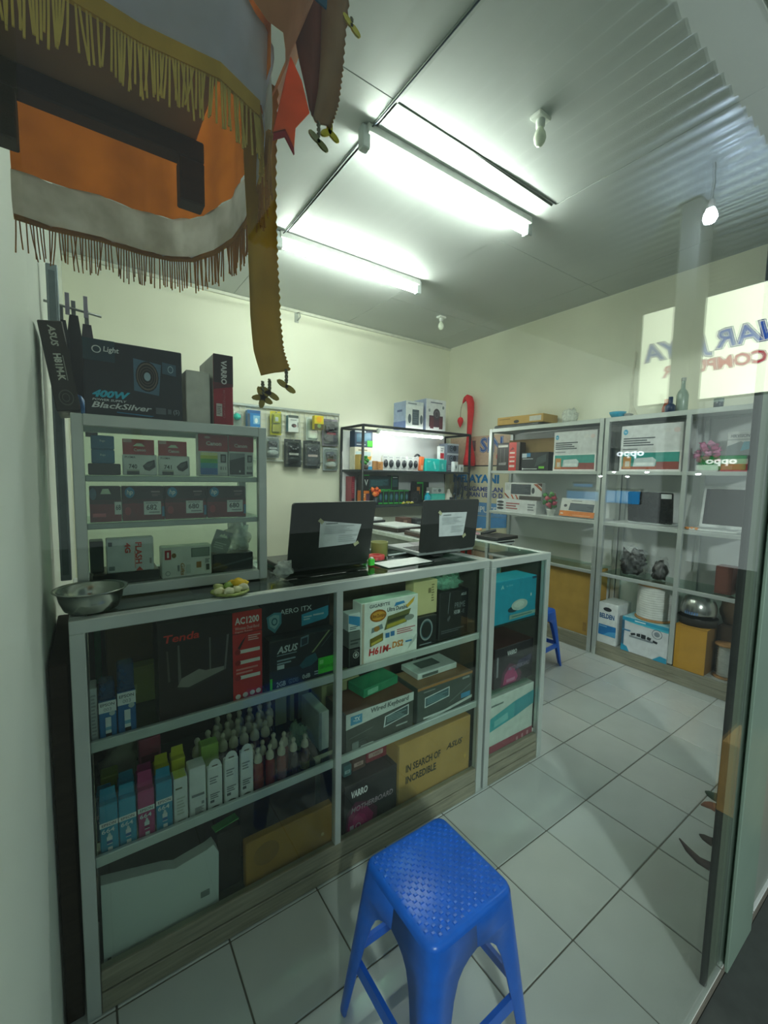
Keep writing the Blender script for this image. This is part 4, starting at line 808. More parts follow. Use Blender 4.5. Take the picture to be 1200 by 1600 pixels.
def laptop(name, label, x, y, z, w, h, dp, lean, rz, cm, paper=None, lidm=None, kb='#2b2d2f', scr='#0d0f10', base_t=.018):
    """opened with its lid's outside towards -Y; the base runs back in +Y"""
    r = thing(name, label, 'laptop', (x, y, z), rz)
    MB().box(-w/2, w/2, .0, dp, .002, base_t, cm, .003).build('base', r)
    k = MB(); nx, ny = 14, 5
    for i in range(nx):
        for j in range(ny):
            kx, ky = -w*.44+w*.88*(i+.5)/nx, dp*.10+dp*.48*(j+.5)/ny
            k.box(kx-w*.028, kx+w*.028, ky-dp*.042, ky+dp*.042, base_t-.0005, base_t+.0016, mat(kb, .5), .0005)
    k.build('keyboard', r)
    MB().box(-w*.16, w*.16, dp*.66, dp*.92, base_t-.0006, base_t+.0004, mat('#4d5052', .3), .0002).build('touchpad', r)
    for s in (-1, 1): MB().tube([(s*w*.3-.025, .004, base_t), (s*w*.3+.025, .004, base_t)], .006, BLACK, 8).build('hinge', r)
    lid = MB(); rr = .012; P = []
    for (cx, cz, a0) in ((w/2-rr, rr, -90), (w/2-rr, h-rr, 0), (-w/2+rr, h-rr, 90), (-w/2+rr, rr, 180)):
        for q in range(5): a = radians(a0+22.5*q); P.append((cx+rr*cos(a), cz+rr*sin(a)))
    lid.prism(P, -.007, 0, lidm or cm)
    lo = lid.build('lid', r, (0, 0, base_t)); lo.rotation_euler = (radians(lean), 0, 0)
    MB().box(-w*.46, w*.46, 0.0002, .0012, h*.08, h*.95, mat(scr, .12), .0003).build('screen', lo)
    if paper: paper_on(lo, paper, -.007, -.007)
    return r
LB = mat('#2a2c2b', .45, 0, .12, 40)
laptop('laptop', 'black laptop with a crooked paper sheet taped to its lid, beside the cabinet', .762, 1.455, ZC1, .352, .252, .26, 12, 0, mat('#2f3231', .4), [(-.062, .182), (.118, .160), (.102, .082), (-.058, .076)], LB)
laptop('laptop', 'black laptop with a straight paper sheet taped to its lid, near the narrow counter', 1.383, 1.452, ZC1+.004, .352, .238, .25, 5, 0, mat('#8e9494', .35), [(-.078, .180), (.098, .178), (.088, .065), (-.068, .068)], LB)
mb = MB(); mb.box(-.03, .03, -.01, .02, 0, .0045, BLACK, .001); tag(mb.build('laptop_riser', loc=(1.31, 1.44, ZC1-.001)), 'small black block under the laptop with the straight paper', 'riser')
t = thing('tape_dispenser', 'round olive plastic container between the two laptops', 'container', (1.075, 1.57, ZC1))
MB().lathe([(0, 0), (.036, .001), (.038, .004), (.040, .062), (.041, .066), (.037, .066), (.035, .01), (0, .006)], mat('#8f8f52', .35, 0, .1, 20), 20).build('cup', t)
MB().lathe([(.0345, .045), (.0, .045)], mat('#6f6f3c', .5), 18).build('contents', t)
t = thing('tape_roll', 'red and grey tape roll lying beside the olive container', 'tape', (1.015, 1.505, ZC1))
MB().lathe([(.018, .0), (.036, .0), (.036, .016), (.018, .016), (.018, .0)], mat('#8d8f8c', .4), 20, cap=False).build('tape_core', t)
MB().lathe([(.0365, .004), (.0365, .022), (.016, .022), (.016, .004)], mat('#c03a3a', .4, 0, .2, 50), 20, cap=False).build('tape_band', t)
mb = MB(); mb.box(-.011, .011, -.01, .01, 0, .028, mat('#4fd04a', .3)); mb.box(-.006, .006, -.006, .006, .028, .034, mat('#e0e6da', .3)); tag(mb.build('glue_bottle', loc=(.935, 1.42, ZC1)), 'tiny bright green plastic cap at the counter edge', 'cap')
mb = MB(); mb.blob((0, 0, .028), (.035, .028, .03), film('#dfe6e2', .55), 14, .4, 2.4, fl=.001); tag(mb.build('plastic_bag', loc=(.553, 1.40, ZC1+.002)), 'small crumpled clear bag between the cabinet and the black laptop', 'bag')
mb = MB(); mb.box(-.12, .12, -.05, .06, 0, .0015, mat('#f4f6f5', .6), .0003); tag(mb.build('paper_sheet', loc=(1.085, 1.40, ZC1), rz=.05), 'white paper lying on the counter in front of the tape roll', 'paper')
mb = MB(); mb.tube([(-.06, 0, .005), (.06, .008, .005)], .004, mat('#c9d2d4', .3), 8); mb.tube([(.06, .008, .005), (.075, .009, .005)], [.004, .001], BLACK, 8); tag(mb.build('pen', loc=(1.165, 1.54, ZC1)), 'pale pen lying by the second laptop', 'pen')
mb = MB(); mb.box(-.05, .05, -.02, .02, 0, .003, mat('#8a3d34', .5), .0005); tag(mb.build('red_card', loc=(1.39, 1.71, ZC1), rz=-.4), 'dull red card lying behind the laptop with the straight paper', 'card')

# ================================================================== the low bench behind
ZB = 1.003
def flat_stack(name, label, cat, x, y, w, d, items, rz=0, z=ZB):
    r = thing(name, label, cat, (x, y, z), rz)
    zz = 0
    for nm, c, h, s in items:
        MB().box(-w*s/2, w*s/2, -d*s/2, d*s/2, zz, zz+h, mat(c, .4), .002).build(nm, r); zz += h
    return r
flat_stack('paper_tray', 'dark tray of loose white papers on the low grey counter', 'tray', 2.13, 2.86, .28, .34, (('tray_base', '#3a3331', .03, 1), ('paper_stack', '#e6e9e8', .014, .92)), .1)
flat_stack('closed_laptop', 'closed laptop with a keyboard lying on it, nearer end of the low counter', 'laptop', 2.12, 2.40, .27, .34, (('base', '#54403a', .018, 1), ('lid', '#5d5552', .012, .99), ('keyboard', '#d8dbda', .012, .8)), -.06)
flat_stack('printer_part', 'dark flat device with white papers at the far end of the low counter', 'device', 2.08, 3.17, .22, .14, (('body', '#2b2c2e', .05, 1), ('paper_stack', '#e9ecec', .02, .8)), .2)
t = carton('small_box', 'small brown box behind the paper tray', 'box', 2.32, 2.42, ZB, ZB+.07, 3.02, .12, '#5c3f36', [('r', .1, .2, .5, .7, '#8a6a5c')])
carton('small_box', 'small dark box beside the brown one on the low counter', 'box', 2.43, 2.53, ZB, ZB+.06, 2.98, .12, '#2e3032', [('r', .2, .3, .8, .6, '#565a5c')])
t = thing('closed_laptop', 'thin closed black laptop tilted at the near end of the low counter', 'laptop', (2.50, 1.99, ZB), .1)
MB().box(-.13, .13, 0, .19, .0, .014, mat('#26282a', .4), .003).build('base', t)
l = MB().box(-.13, .13, 0, .19, 0, .008, mat('#1f2123', .4), .003).build('lid', t, (0, 0, .0145)); l.rotation_euler = (0, 0, 0)
mb = MB()
for k in range(9):
    a = k*.7; mb.blob((.028*cos(a), .02*sin(a), .012+.004*(k % 3)), (.022, .014, .011), mat('#f0489c', .6), k, .4, 2, 8, 6)
tag(mb.build('pink_cloth', loc=(2.36, 2.26, ZB)), 'small bright pink cloth flower on the low counter', 'ornament')
mb = MB(); mb.box(-.10, .10, -.03, .03, 0, .012, mat('#c59aa6', .5), .003); mb.blob((0, 0, .02), (.08, .025, .014), film('#d9d3da', .6), 6, .4, 2.2); tag(mb.build('wrapped_tools', loc=(2.45, 2.36, ZB), rz=-.5), 'pinkish plastic wrapped tools beside the pink flower', 'tool')
mb = MB(); mb.tube([(0, 0, 0), (.05, .03, .01), (.11, .01, .03)], [.013, .015, .010], mat('#2c2e2f', .5), 10); mb.tube([(-.05, 0, .03), (.0, .005, .035)], [.008, .010], mat('#d8a878', .6), 8); tag(mb.build('glue_gun', loc=(2.48, 2.23, ZB+.016), rz=-.7), 'black handheld tool with a tan tip at the end of the low counter', 'tool')

# ================================================================== hook grid on the back wall
t = thing('hook_grid', 'white wire display grid on the back wall hung with accessories', 'display grid', (1.08, YB, 1.575))
w, h = 1.13, .50
wm = mat('#dfe5de', .35, .3)
fr = MB(); fr.tube([(0, -.022, 0), (0, -.022, h), (w, -.022, h), (w, -.022, 0), (0, -.022, 0)], .008, wm, 6); fr.build('grid_frame', t)
g = MB()
for i in range(1, 23): x = w*i/23; g.box(x-.002, x+.002, -.022, -.018, 0, h, wm, 0)
for j in range(1, 10): z = h*j/10; g.box(0, w, -.019, -.015, z-.002, z+.002, wm, 0)
g.build('wire_mesh', t)
MB().box(-.005, w+.005, -.03, -.0, h-.002, h+.016, mat('#aeb7b3', .4, .5), .002).build('top_strip', t)
for x in (.03, w-.03):
    for z in (.03, h-.03): MB().box(x-.012, x+.012, -.022, -.0005, z-.012, z+.012, wm, .002).build('wall_clip', t)
YP = YB-.055
def blister(name, label, cat, x0, x1, z0, z1, kind, cols, grp='blister packs on the hook grid'):
    w, h = x1-x0, z1-z0
    r = thing(name, label, cat, ((x0+x1)/2, YP, z0), 0, grp)
    mb = MB(); mb.box(-w/2, w/2, .0, .004, 0, h, mat(cols[0], .5), .001); mb.build('backing_card', r)
    hk = MB(); hk.tube([(0, .031, h-.015), (0, -.03, h-.012), (0, -.035, h-.004)], .003, mat('#c9d0cc', .3, .7), 6); hk.build('peg_hook', r)
    if kind == 'pad':      # gamepad shaped goods behind clear plastic
        mb = MB(); mb.blob((0, -.02, h*.70), (w*.36, .02, h*.13), mat(cols[1], .3, 0, .2, 60), 3, .2, 2)
        for s in (-1, 1): mb.blob((s*w*.24, -.018, h*.60), (w*.11, .017, h*.11), mat(cols[1], .3), 5+s, .15)
        for (dx, dz) in ((-.2, .70), (.2, .70), (-.08, .64), (.08, .64)): mb.lathe([(.010, 0), (.010, .012), (.004, .016)], mat('#6d7275', .3), 10, T=Matrix.Translation((dx*w, -.036, dz*h)) @ Matrix.Rotation(pi/2, 4, 'X'))
        mb.build('game_pad', r)
        mb = MB(); mb.blob((0, -.02, h*.26), (w*.36, .02, h*.12), mat(cols[2], .3, 0, .2, 60), 8, .25, 2); mb.box(-w*.28, w*.28, -.03, -.028, h*.42, h*.5, mat(cols[3], .5), 0); mb.build('cable_coil', r)
    elif kind == 'ball':
        mb = MB(); mb.lathe([(0, 0), (.02, .004), (.032, .02), (.034, .03), (.028, .05), (.01, .062), (0, .063)], mat(cols[1], .25), 18, T=Matrix.Translation((0, -.03, h*.45))); mb.build('round_gadget', r)
    elif kind == 'cam':
        mb = MB(); mb.box(-w*.3, w*.3, -.035, -.002, h*.5, h*.85, mat(cols[1], .4), .006); mb.box(-w*.18, w*.1, -.04, -.035, h*.56, h*.74, mat('#e6ebe6', .3), .003); mb.box(-w*.34, w*.30, -.02, -.002, h*.12, h*.44, mat(cols[2], .4), .004); mb.build('packed_gadget', r)
    dome = MB(); dome.box(-w*.46, w*.46, -.045, -.001, h*.05, h*.92, glass('#eef4f2', .05, .06, .10), .012); dome.build('clear_blister', r)
    return r
blister('blister_pack', 'clear pack with a turquoise ball gadget, first on the grid', 'blister pack', 1.085, 1.175, 1.86, 2.005, 'ball', ('#dfe6e2', '#2cc3b4'))
carton('small_box', 'blue box hanging beside the turquoise ball pack', 'box', 1.225, 1.345, 1.874, 2.03, 3.965, .06, '#2f86cc', [('r', 0, .82, 1, 1, '#2f6aa8'), ('r', .45, .2, .95, .7, '#8cc6e6'), ('e', .55, .25, .8, .55, '#e6f2f6'), ('r', 0, 0, .2, .8, '#4a5a66')], 'boxes on the hook grid')
blister('blister_pack', 'yellow carded pack with a pale gadget, under the grid top', 'blister pack', 1.45, 1.56, 1.82, 2.045, 'cam', ('#d7cf3c', '#e2e03c', '#c9c04a'))
carton('small_box', 'white box with a blue side and pictured dongle on the grid', 'box', 1.62, 1.725, 1.857, 2.02, 3.965, .06, '#dfe6e2', [('r', 0, .84, 1, 1, '#58625e'), ('e', .3, .28, .8, .5, '#4a4244'), ('e', .55, .3, .8, .45, '#8a6a6a'), ('lines', .2, .68, .8, .76, 1, '#7a8684'), ('r', .9, .3, .96, .6, '#5a6462')], 'boxes on the hook grid', side='#3f7f96')
blister('blister_pack', 'pale hanging pack under a yellow and orange box', 'blister pack', 1.82, 1.94, 1.79, 2.02, 'none', ('#cfd9d3',))
carton('small_box', 'yellow and orange box hanging in front of the pale pack', 'box', 1.86, 1.96, 1.895, 2.03, 3.885, .055, '#dfca34', [('r', 0, 0, 1, .4, '#5a5236'), ('e', .2, .5, .8, .95, '#f0b02c'), ('e', .3, .1, .7, .4, '#7a9a5c')], 'boxes on the hook grid')
blister('blister_pack', 'large dark clear pack with reddish cable, at the grid end', 'blister pack', 2.00, 2.18, 1.745, 2.02, 'pad', ('#8d8792', '#4a4652', '#6a6470', '#b04a5a'))
blister('blister_pack', 'silver clear pack half hidden by the cabinet, lower row of the grid', 'blister pack', 1.40, 1.535, 1.60, 1.80, 'pad', ('#9aa19f', '#3f4446', '#cfd6d4', '#dfe3e2'))
blister('blister_pack', 'black game pad pack with a white and red band, lower row of the grid', 'blister pack', 1.59, 1.765, 1.52, 1.79, 'pad', ('#3c4344', '#23282a', '#2f3536', '#e6e0dc'))
blister('blister_pack', 'black game pad pack with a pinkish band, next in the lower row', 'blister pack', 1.79, 1.975, 1.51, 1.785, 'pad', ('#3a4142', '#262b2d', '#343a3b', '#e0c6c0'))
blister('blister_pack', 'round topped clear pack with a bluish gadget, lower row end', 'blister pack', 2.01, 2.175, 1.49, 1.73, 'pad', ('#a9b2b4', '#4f5c70', '#c9d0d2', '#8a5a64'))

# ================================================================== the black rack's goods
R1, R2_ = 1.5055, 1.1555
GA, GB2 = 'goods on the upper rack shelf', 'goods on the lower rack shelf'
def rb(label, x0, x1, z0, z1, y, d, c, dec=(), g=GA, name='gadget_box', **k): return carton(name, label, 'box', x0, x1, z0, z1, y, d, c, dec, g, **k)
rb('tall kraft box at the rack end', 2.205, 2.262, R1, 1.655, 3.60, .08, '#c9a95c', [('e', .4, .6, .7, .8, '#5a4a2c')], kraft=True)
rb('white and gold board box under the dark blue one on the rack', 2.225, 2.44, R1, 1.735, 3.72, .10, '#e6e2d0', [('r', .05, .62, .9, .8, '#bcd4d8'), ('p', [(.3, .3), (.9, .4), (.95, .62), (.4, .5)], '#d3a43c'), ('t', 'ULTRA', .2, .82, .7, .92, '#8a8468')])
rb('dark blue board box with a green corner at the top of the rack', 2.225, 2.44, 1.7355, 1.90, 3.72, .10, '#1f3a54', [('p', [(.1, .3), (.9, .4), (.9, .9), (.1, .8)], '#2d6a86'), ('r', .70, .05, 1, .42, '#4fd03a'), ('r', 0, .9, .6, 1, '#c9d3d6'), ('lines', .1, .1, .6, .2, 1, '#c9d3d6')])
t = thing('potted_plant', 'tiny green plant in a dark pot on the upper rack shelf', 'plant', (2.243, 3.548, R1), 0)
MB().lathe([(0, 0), (.028, 0), (.036, .045), (.031, .045), (.03, .04), (0, .038)], mat('#4c4238', .6), 12).build('pot', t)
mb = MB()
for k in range(22):
    a = k*2.4; r0 = .012+.030*((k*7) % 10)/10; z = .06+.07*((k*3) % 10)/10
    mb.blob((r0*cos(a), r0*sin(a), z), (.014, .012, .012), mat('#3f9a42', .6, 0, .3, 50), k, .4, 2, 7, 5)
mb.build('foliage', t)
rb('small white and blue box in front of the board boxes', 2.30, 2.36, R1, 1.60, 3.60, .05, '#dfe6ea', [('r', 0, 0, 1, .35, '#2f93c4'), ('lines', .2, .5, .8, .8, 2, '#8a9aa4')])
rb('brown box beside the small white and blue one', 2.37, 2.43, R1, 1.595, 3.60, .06, '#b3824e', [('r', .6, 0, 1, 1, '#9a6c3e')], kraft=True)
rb('orange brown box next to the white mouse packs', 2.435, 2.495, R1, 1.59, 3.60, .06, '#c08a52', [('lines', .1, .2, .5, .8, 3, '#8a5c30')], kraft=True)
mm = MB(); w = .072
mm.prism([(-.037, 0), (.037, 0), (.037, .125), (.030, .15), (-.030, .15), (-.037, .125)], .0, .03, mat('#e4e6e6', .35)); m_pack = mm.mesh('pack_card')
mm = MB(); mm.blob((0, -.010, .072), (.026, .018, .042), mat('#33353c', .25, 0, .1, 40), 2, .06, 1.5); mm.box(-.002, .002, -.031, -.026, .08, .10, mat('#9aa0a6', .3)); m_mouse = mm.mesh('mouse')
mm = MB(); decals(mm, [('lines', .15, .1, .85, .2, 2, '#8d9298'), ('r', .2, .86, .8, .94, '#b9bfc4')], .074, .15, -.037, 0, y=-.0008); m_pp = mm.mesh('pack_print')
for k in range(6):
    x = 2.535+.079*k+(.012 if k > 2 else 0)
    nth = ('first', 'second', 'third', 'fourth', 'fifth', 'last')[k]
    t = thing('mouse_pack', f'white pack with a dark mouse, upper rack shelf; {nth} from the kraft boxes', 'mouse pack', (x, 3.62+.012*(k % 2), R1), 0, 'mouse packs on the rack')
    inst(m_pack, 'pack_card', t); inst(m_mouse, 'mouse', t); inst(m_pp, 'pack_print', t)
t = rb('narrow orange box leaning behind the last mouse pack', 2.985, 3.03, R1, 1.66, 3.60, .04, '#e0723c', [('r', .2, .1, .8, .4, '#f0b48a')]); t.rotation_euler = (0, .1, 0); t.location.z += .003
t = thing('headphones', 'dark headphones standing behind the cyan boxes on the rack', 'headphones', (3.06, 3.74, R1), 0)
mb = MB(); mb.tube([(-.075+.15*i/10*1.0, 0, .10+.085*sin(pi*i/10)) for i in range(11)], .011, mat('#24262c', .4), 8); mb.build('headband', t)
for s in (-1, 1):
    MB().blob((s*.078, 0, .075), (.024, .035, .045), mat('#2c2e35' if s < 0 else '#b04048', .4), 1, .06).build('ear_cup', t)
    MB().box(s*.078-.03, s*.078+.03, -.03, .03, 0, .032, mat('#d9dcdc', .4), .004).build('stand_foot', t)
rb('turquoise box with a pale leaf mark on the upper rack shelf', 3.055, 3.245, R1, 1.645, 3.58, .10, '#1fc3bd', [('p', [(.52, .75), (.62, .8), (.78, .2), (.68, .15)], '#8fe6e0'), ('lines', .1, .7, .35, .85, 2, '#a9ece8')])
rb('turquoise box beside the marked one, nearest the camera boxes', 3.25, 3.375, R1, 1.64, 3.59, .10, '#25bdb8', [('p', [(.3, .6), (.5, .7), (.6, .2), (.4, .2)], '#7fdcd8')], rz=.12)
for i, (z0, z1) in enumerate(((R1, 1.60), (1.6005, 1.72), (1.7205, 1.83))):
    rb(('lowest grey box of the three camera boxes on the rack', 'middle of the three grey camera boxes on the rack', 'topmost of the three grey camera boxes on the rack')[i], 3.40, 3.58, z0, z1, 3.62, .14, '#6b7484', [('e', .2, .2, .5, .8, '#2c3440'), ('e', .5, .2, .8, .8, '#2c3440'), ('ring', .27, .3, .45, .7, .25, '#8fa6b8'), ('r', .0, .82, 1, 1, '#b9c2cc')] if i else [('lines', .1, .2, .8, .8, 3, '#aab2ba')])
t = thing('round_speaker', 'grey rounded gadget box behind the top camera box', 'box', (3.66-.045, 3.83, R1), .2)
MB().box(-.02, .02, 0, .05, 0, .3, mat('#596473', .4), .015).build('shell', t); MB().blob((0, -.002, .22), (.014, .008, .05), mat('#39424e', .4), 1, .02).build('lens', t)
rb('white and red small box in front of the camera boxes', 3.325, 3.395, 1.645, 1.80, 3.66, .05, '#e6e6e6', [('r', .1, .1, .9, .5, '#d0303c'), ('lines', .2, .6, .8, .9, 2, '#9aa0a4')]).location.z = 1.6405
for i, (x, h) in enumerate(((3.43, .115), (3.52, .085))):
    rb(('taller little white box in front of the camera boxes', 'shorter little white box at the rack post')[i], x, x+.06, R1, R1+h, 3.53, .05, '#e4e8ea', [('r', .25, .15, .75, .7, '#b9c6cc'), ('e', .35, .3, .65, .6, '#5f6a70')])
# lower rack shelf
rb('tall dark red box at the rack post', 2.205, 2.245, R2_, 1.435, 3.74, .12, '#8a2c3c', [('r', .1, .05, .9, .2, '#3a1c24'), ('lines', .2, .4, .8, .8, 6, '#b0505c')], GB2)
rb('black box with green edges on top of the orange box', 2.255, 2.33, 1.2955, 1.455, 3.60, .10, '#20282a', [('r', 0, 0, .06, 1, '#3fae4c'), ('r', 0, .94, 1, 1, '#3fae4c'), ('p', [(.2, .7), (.35, .7), (.5, .45), (.65, .7), (.8, .7), (.5, .3)], '#c9d3d0')], GB2)
rb('orange box under the black and green one', 2.25, 2.335, R2_, 1.295, 3.60, .10, '#d9782c', [('r', .5, 0, 1, .8, '#5a3a4c'), ('lines', .1, .5, .4, .8, 2, '#f2c08a')], GB2)
rb('wide black keyboard box with green edges across the lower rack shelf', 2.34, 2.64, 1.3005, 1.445, 3.66, .08, '#20363a', [('r', 0, 0, 1, .05, '#3fae4c'), ('r', 0, 0, .02, 1, '#3fae4c'), ('p', [(.1, .2), (.9, .3), (.9, .8), (.1, .75)], '#345a60'), ('lines', .15, .3, .85, .7, 5, '#4f7f86')], GB2)
rb('square black box with green edges beside the wide keyboard box', 2.645, 2.745, 1.3005, 1.45, 3.66, .08, '#1d2c2e', [('r', 0, 0, .06, 1, '#3fae4c'), ('r', .15, .2, .85, .75, '#34585c'), ('lines', .2, .82, .8, .92, 1, '#c9d3d0')], GB2)
cs = ('#1c3f58', '#173a3c', '#1f4a50', '#2a3f5a', '#174a3e', '#1f3a48')
for k in range(6):
    rb(f'black and green mouse box, lower rack shelf, {("first","second","third","fourth","fifth","sixth")[k]} from the flowers', 2.435+.068*k, 2.498+.068*k, R2_, 1.30, 3.60, .10, '#1c2427', [('r', 0, 0, .08, 1, '#35a04a'), ('r', 0, .9, 1, 1, '#2c8a40'), ('e', .2, .15, .9, .8, cs[k]), ('e', .35, .3, .75, .7, '#4a7a86'), ('r', .1, .02, .9, .1, '#3fc050')], GB2)
rb('black speaker box at the end of the mouse box row', 2.865, 2.98, R2_, 1.29, 3.59, .10, '#25282a', [('ring', .2, .1, .8, .5, .15, '#4a5052'), ('ring', .3, .58, .7, .88, .15, '#4a5052')], GB2)
rb('black and green gadget box at the back of the lower rack shelf', 3.07, 3.25, R2_, 1.385, 3.75, .10, '#1f2c28', [('r', .45, .1, .52, 1, '#3fae4c'), ('r', 0, .9, .5, 1, '#3fae4c'), ('r', 0, .4, .25, .75, '#d98a3a')], GB2)
rb('aqua plastic tub under the grey box on the lower rack shelf', 3.16, 3.37, R2_, 1.255, 3.60, .12, '#3fc6b6', [('r', .05, .1, .95, .8, '#58d0c2')], GB2)
rb('small grey box with a round window standing on the aqua tub', 3.17, 3.35, 1.2555, 1.325, 3.60, .10, '#b9c0bf', [('e', .5, .25, .75, .8, '#5f6a6c'), ('lines', .1, .3, .4, .7, 3, '#7d8688')], GB2)
t = thing('spray_bottle', 'turquoise bottle beside the aqua tub on the rack', 'bottle', (3.09, 3.585, R2_)); MB().lathe([(0, 0), (.035, .002), (.037, .008), (.037, .07), (.028, .088), (.016, .094), (.016, .112), (0, .113)], mat('#22b4d2', .3), 16).build('bottle_body', t); MB().lathe([(.019, .113), (.019, .13), (0, .131)], mat('#d9e2e2', .3), 12).build('cap', t)
t = thing('folded_cap', 'white cone shaped paper bag by the hanging cables on the rack', 'bag', (3.44, 3.62, R2_)); MB().lathe([(.0, 0), (.05, .001), (.055, .03), (.045, .08), (.022, .12), (.012, .15), (0, .152)], mat('#d9d3c9', .6, 0, .1, 30), 9).build('bag_body', t); MB().box(-.03, .03, -.06, -.05, .0, .06, mat('#3c4044', .5), .002).build('label_card', t)
t = thing('flower_vase', 'orange artificial flowers in a dark vase on the rack in front of the boxes', 'flowers', (2.375, 3.545, R2_))
MB().lathe([(0, 0), (.022, .0), (.026, .04), (.018, .075), (.014, .075), (0, .06)], mat('#37424c', .4), 12).build('vase', t)
for k in range(14):
    a = k*2.39; r0 = .012+.035*(k % 5)/5; z = .10+.07*((k*3) % 7)/7
    mb = MB(); mb.blob((0, 0, 0), (.020, .018, .018), mat('#f0642c' if k % 3 else '#f58a3c', .6, 0, .3, 60), k, .5, 2.5, 9, 7); mb.build('blossom', t, (r0*cos(a), r0*sin(a)*.6, z))
mb = MB()
for k in range(9): mb.blob((-.07+.018*k, .008*(k % 3)-.01, .012+.006*(k % 2)), (.013, .012, .010), mat(('#e6d24a', '#f0e6c0', '#c9c23a')[k % 3], .6), k, .4, 2, 7, 5)
tag(mb.build('petal_offering', loc=(2.77, 3.53, R2_)), 'scatter of yellow and cream petals at the rack shelf edge', 'offering')
for k in range(5):
    x = 3.43+.033*k if False else 3.475+.032*k
    mb = MB(); L = .20+.03*((k*2) % 3); mb.tube([(0, 0, 0), (.004, -.006, -L*.5), (-.004, .002, -L*.92)], [.010, .013, .010], mat(('#23303c', '#2c3a44', '#1f2830', '#34424c', '#26323a')[k], .4), 8)
    mb.tube([(0, .0, .0), (0, .0, .022), (0, .01, .03)], .003, BLACK, 6); mb.box(-.012, .012, -.012, .012, -L, -L*.9, mat('#4a5a64', .4), .003)
    tag(mb.build('coiled_cable', loc=(x, 3.56+.01*(k % 2), 1.446)), f'dark hanging coiled cable, {("first","second","third","fourth","fifth")[k]} from the white cone bag', 'cable', 'hanging cables on the rack')
# speaker boxes on the rack top
carton('speaker_box', 'white speaker box with a grey tower pictured, on top of the rack', 'box', 2.79, 3.03, 1.9435, 2.245, 3.62, .22, '#e6eaea', [('r', 0, .86, 1, 1, '#d3dadc'), ('r', .36, .18, .74, .72, '#4f5c66'), ('lines', .4, .25, .7, .65, 5, '#64727c'), ('e', .12, .22, .30, .55, '#5a6670'), ('e', .80, .22, .96, .55, '#5a6670'), ('t', 'SPEAKER', .1, .88, .6, .95, '#6d7880')], 'speaker boxes on the rack', side='#8fa0bc', sdec=[('r', .0, .0, 1, .3, '#5f74a4'), ('t', '2.1', .3, .6, .7, .75, '#3f5078')])
carton('speaker_box', 'white speaker box with dark red speakers pictured, on the rack by the corner', 'box', 3.07, 3.36, 1.9435, 2.30, 3.62, .22, '#e4e6ea', [('p', [(.15, .15), (.85, .15), (.85, .5), (.15, .5)], '#54384a'), ('e', .35, .38, .70, .72, '#4a4350'), ('ring', .42, .44, .63, .65, .25, '#6f6878'), ('r', .2, .1, .38, .45, '#6a3a48'), ('r', .66, .1, .84, .45, '#6a3a48'), ('e', .8, .72, .9, .82, '#7d8890'), ('e', .1, .6, .2, .7, '#9aa4ac'), ('t', 'MULTIMEDIA', .2, .86, .8, .93, '#7d8494')], 'speaker boxes on the rack', side='#9aa6c0')

# ================================================================== banner and red ornament on the side wall
t = thing('wall_banner', 'cream shop banner with blue lettering on the side wall behind the rack', 'banner', (3.792, 3.98, .70), -pi/2)
w, h = .93, 1.23
MB().box(0, w, 0, .007, 0, h, mat('#d8d3b4', .5, 0, .05, 4), .001).build('banner_sheet', t)
mb = MB(); decals(mb, [('r', 0, .72, 1, 1, '#d6b9a0'), ('r', 0, .712, 1, .724, '#3d3f42'), ('t', 'SIN', .53, .84, .90, .985, '#2f4f9a', .05), ('t', 'SIN', .535, .845, .895, .98, '#c3ccdc', .02), ('t', 'SIN', .545, .85, .885, .975, '#3a62ae', .0), ('r', .38, .86, .46, .96, '#8a6a74'), ('e', .80, .76, .90, .84, '#d8565a'),
    ('t', 'MELAYANI', .08, .555, .86, .635, '#1f78b4', .05), ('t', 'PENGAMBILAN', .24, .475, .92, .52, '#4a5a9a', .03), ('t', 'ARAN UBUD D', .32, .42, .925, .465, '#4a5a9a', .03),
    ('r', 0, .245, 1, .37, '#5f93c6'), ('t', 'KOMPUTER', .30, .275, .92, .335, '#dfe6e8', .02), ('p', [(0, .23), (.0, .10), (.6, .12), (1, .16), (1, .245)], '#4f95d0'), ('p', [(0, .03), (0, .11), (.5, .09), (1, .10), (1, .05)], '#d8dcd0')], w, h, 0, 0, y=-.0006); mb.build('banner_print', t)
t = thing('red_ornament', 'tall red cloth ornament with a drooping tip and hanging bead by the wall corner', 'ornament', (3.72, 3.60, 1.59), -pi/2)
RD = mat('#e0242c', .7, 0, .12, 20)
# local +x runs towards -Y
pth = [(.03, .0), (.028, .10), (.012, .22), (.004, .34), (.012, .50), (.018, .62), (.012, .72), (-.012, .775), (-.045, .795), (-.075, .785), (-.10, .76), (-.118, .735)]
mb = MB(); mb.tube([(x, -.0, z) for x, z in pth], [.068, .060, .042, .028, .032, .038, .042, .044, .036, .026, .016, .005], RD, 10); mb.build('cloth_stem', t)
mb = MB(); mb.prism([(-.05, 0), (.09, -.01), (.085, .06), (.05, .14), (.02, .2), (-.02, .16), (-.04, .08)], -.03, .02, RD); mb.build('cloth_foot', t)
mb = MB(); mb.tube([(-.118, 0, .735), (-.142, 0, .69), (-.148, 0, .63), (-.148, 0, .575)], .003, mat('#7a4a3a', .6), 6); mb.build('thread', t)
MB().lathe([(0, 0), (.016, .03), (.034, .075), (.036, .095), (.028, .118), (.010, .132), (0, .134)], RD, 14, T=Matrix.Translation((-.148, 0, .445))).build('bead', t)
MB().box(.0, .03, .02, .078, .03, .06, mat('#6a2a24', .6), .002).build('wall_peg', t)

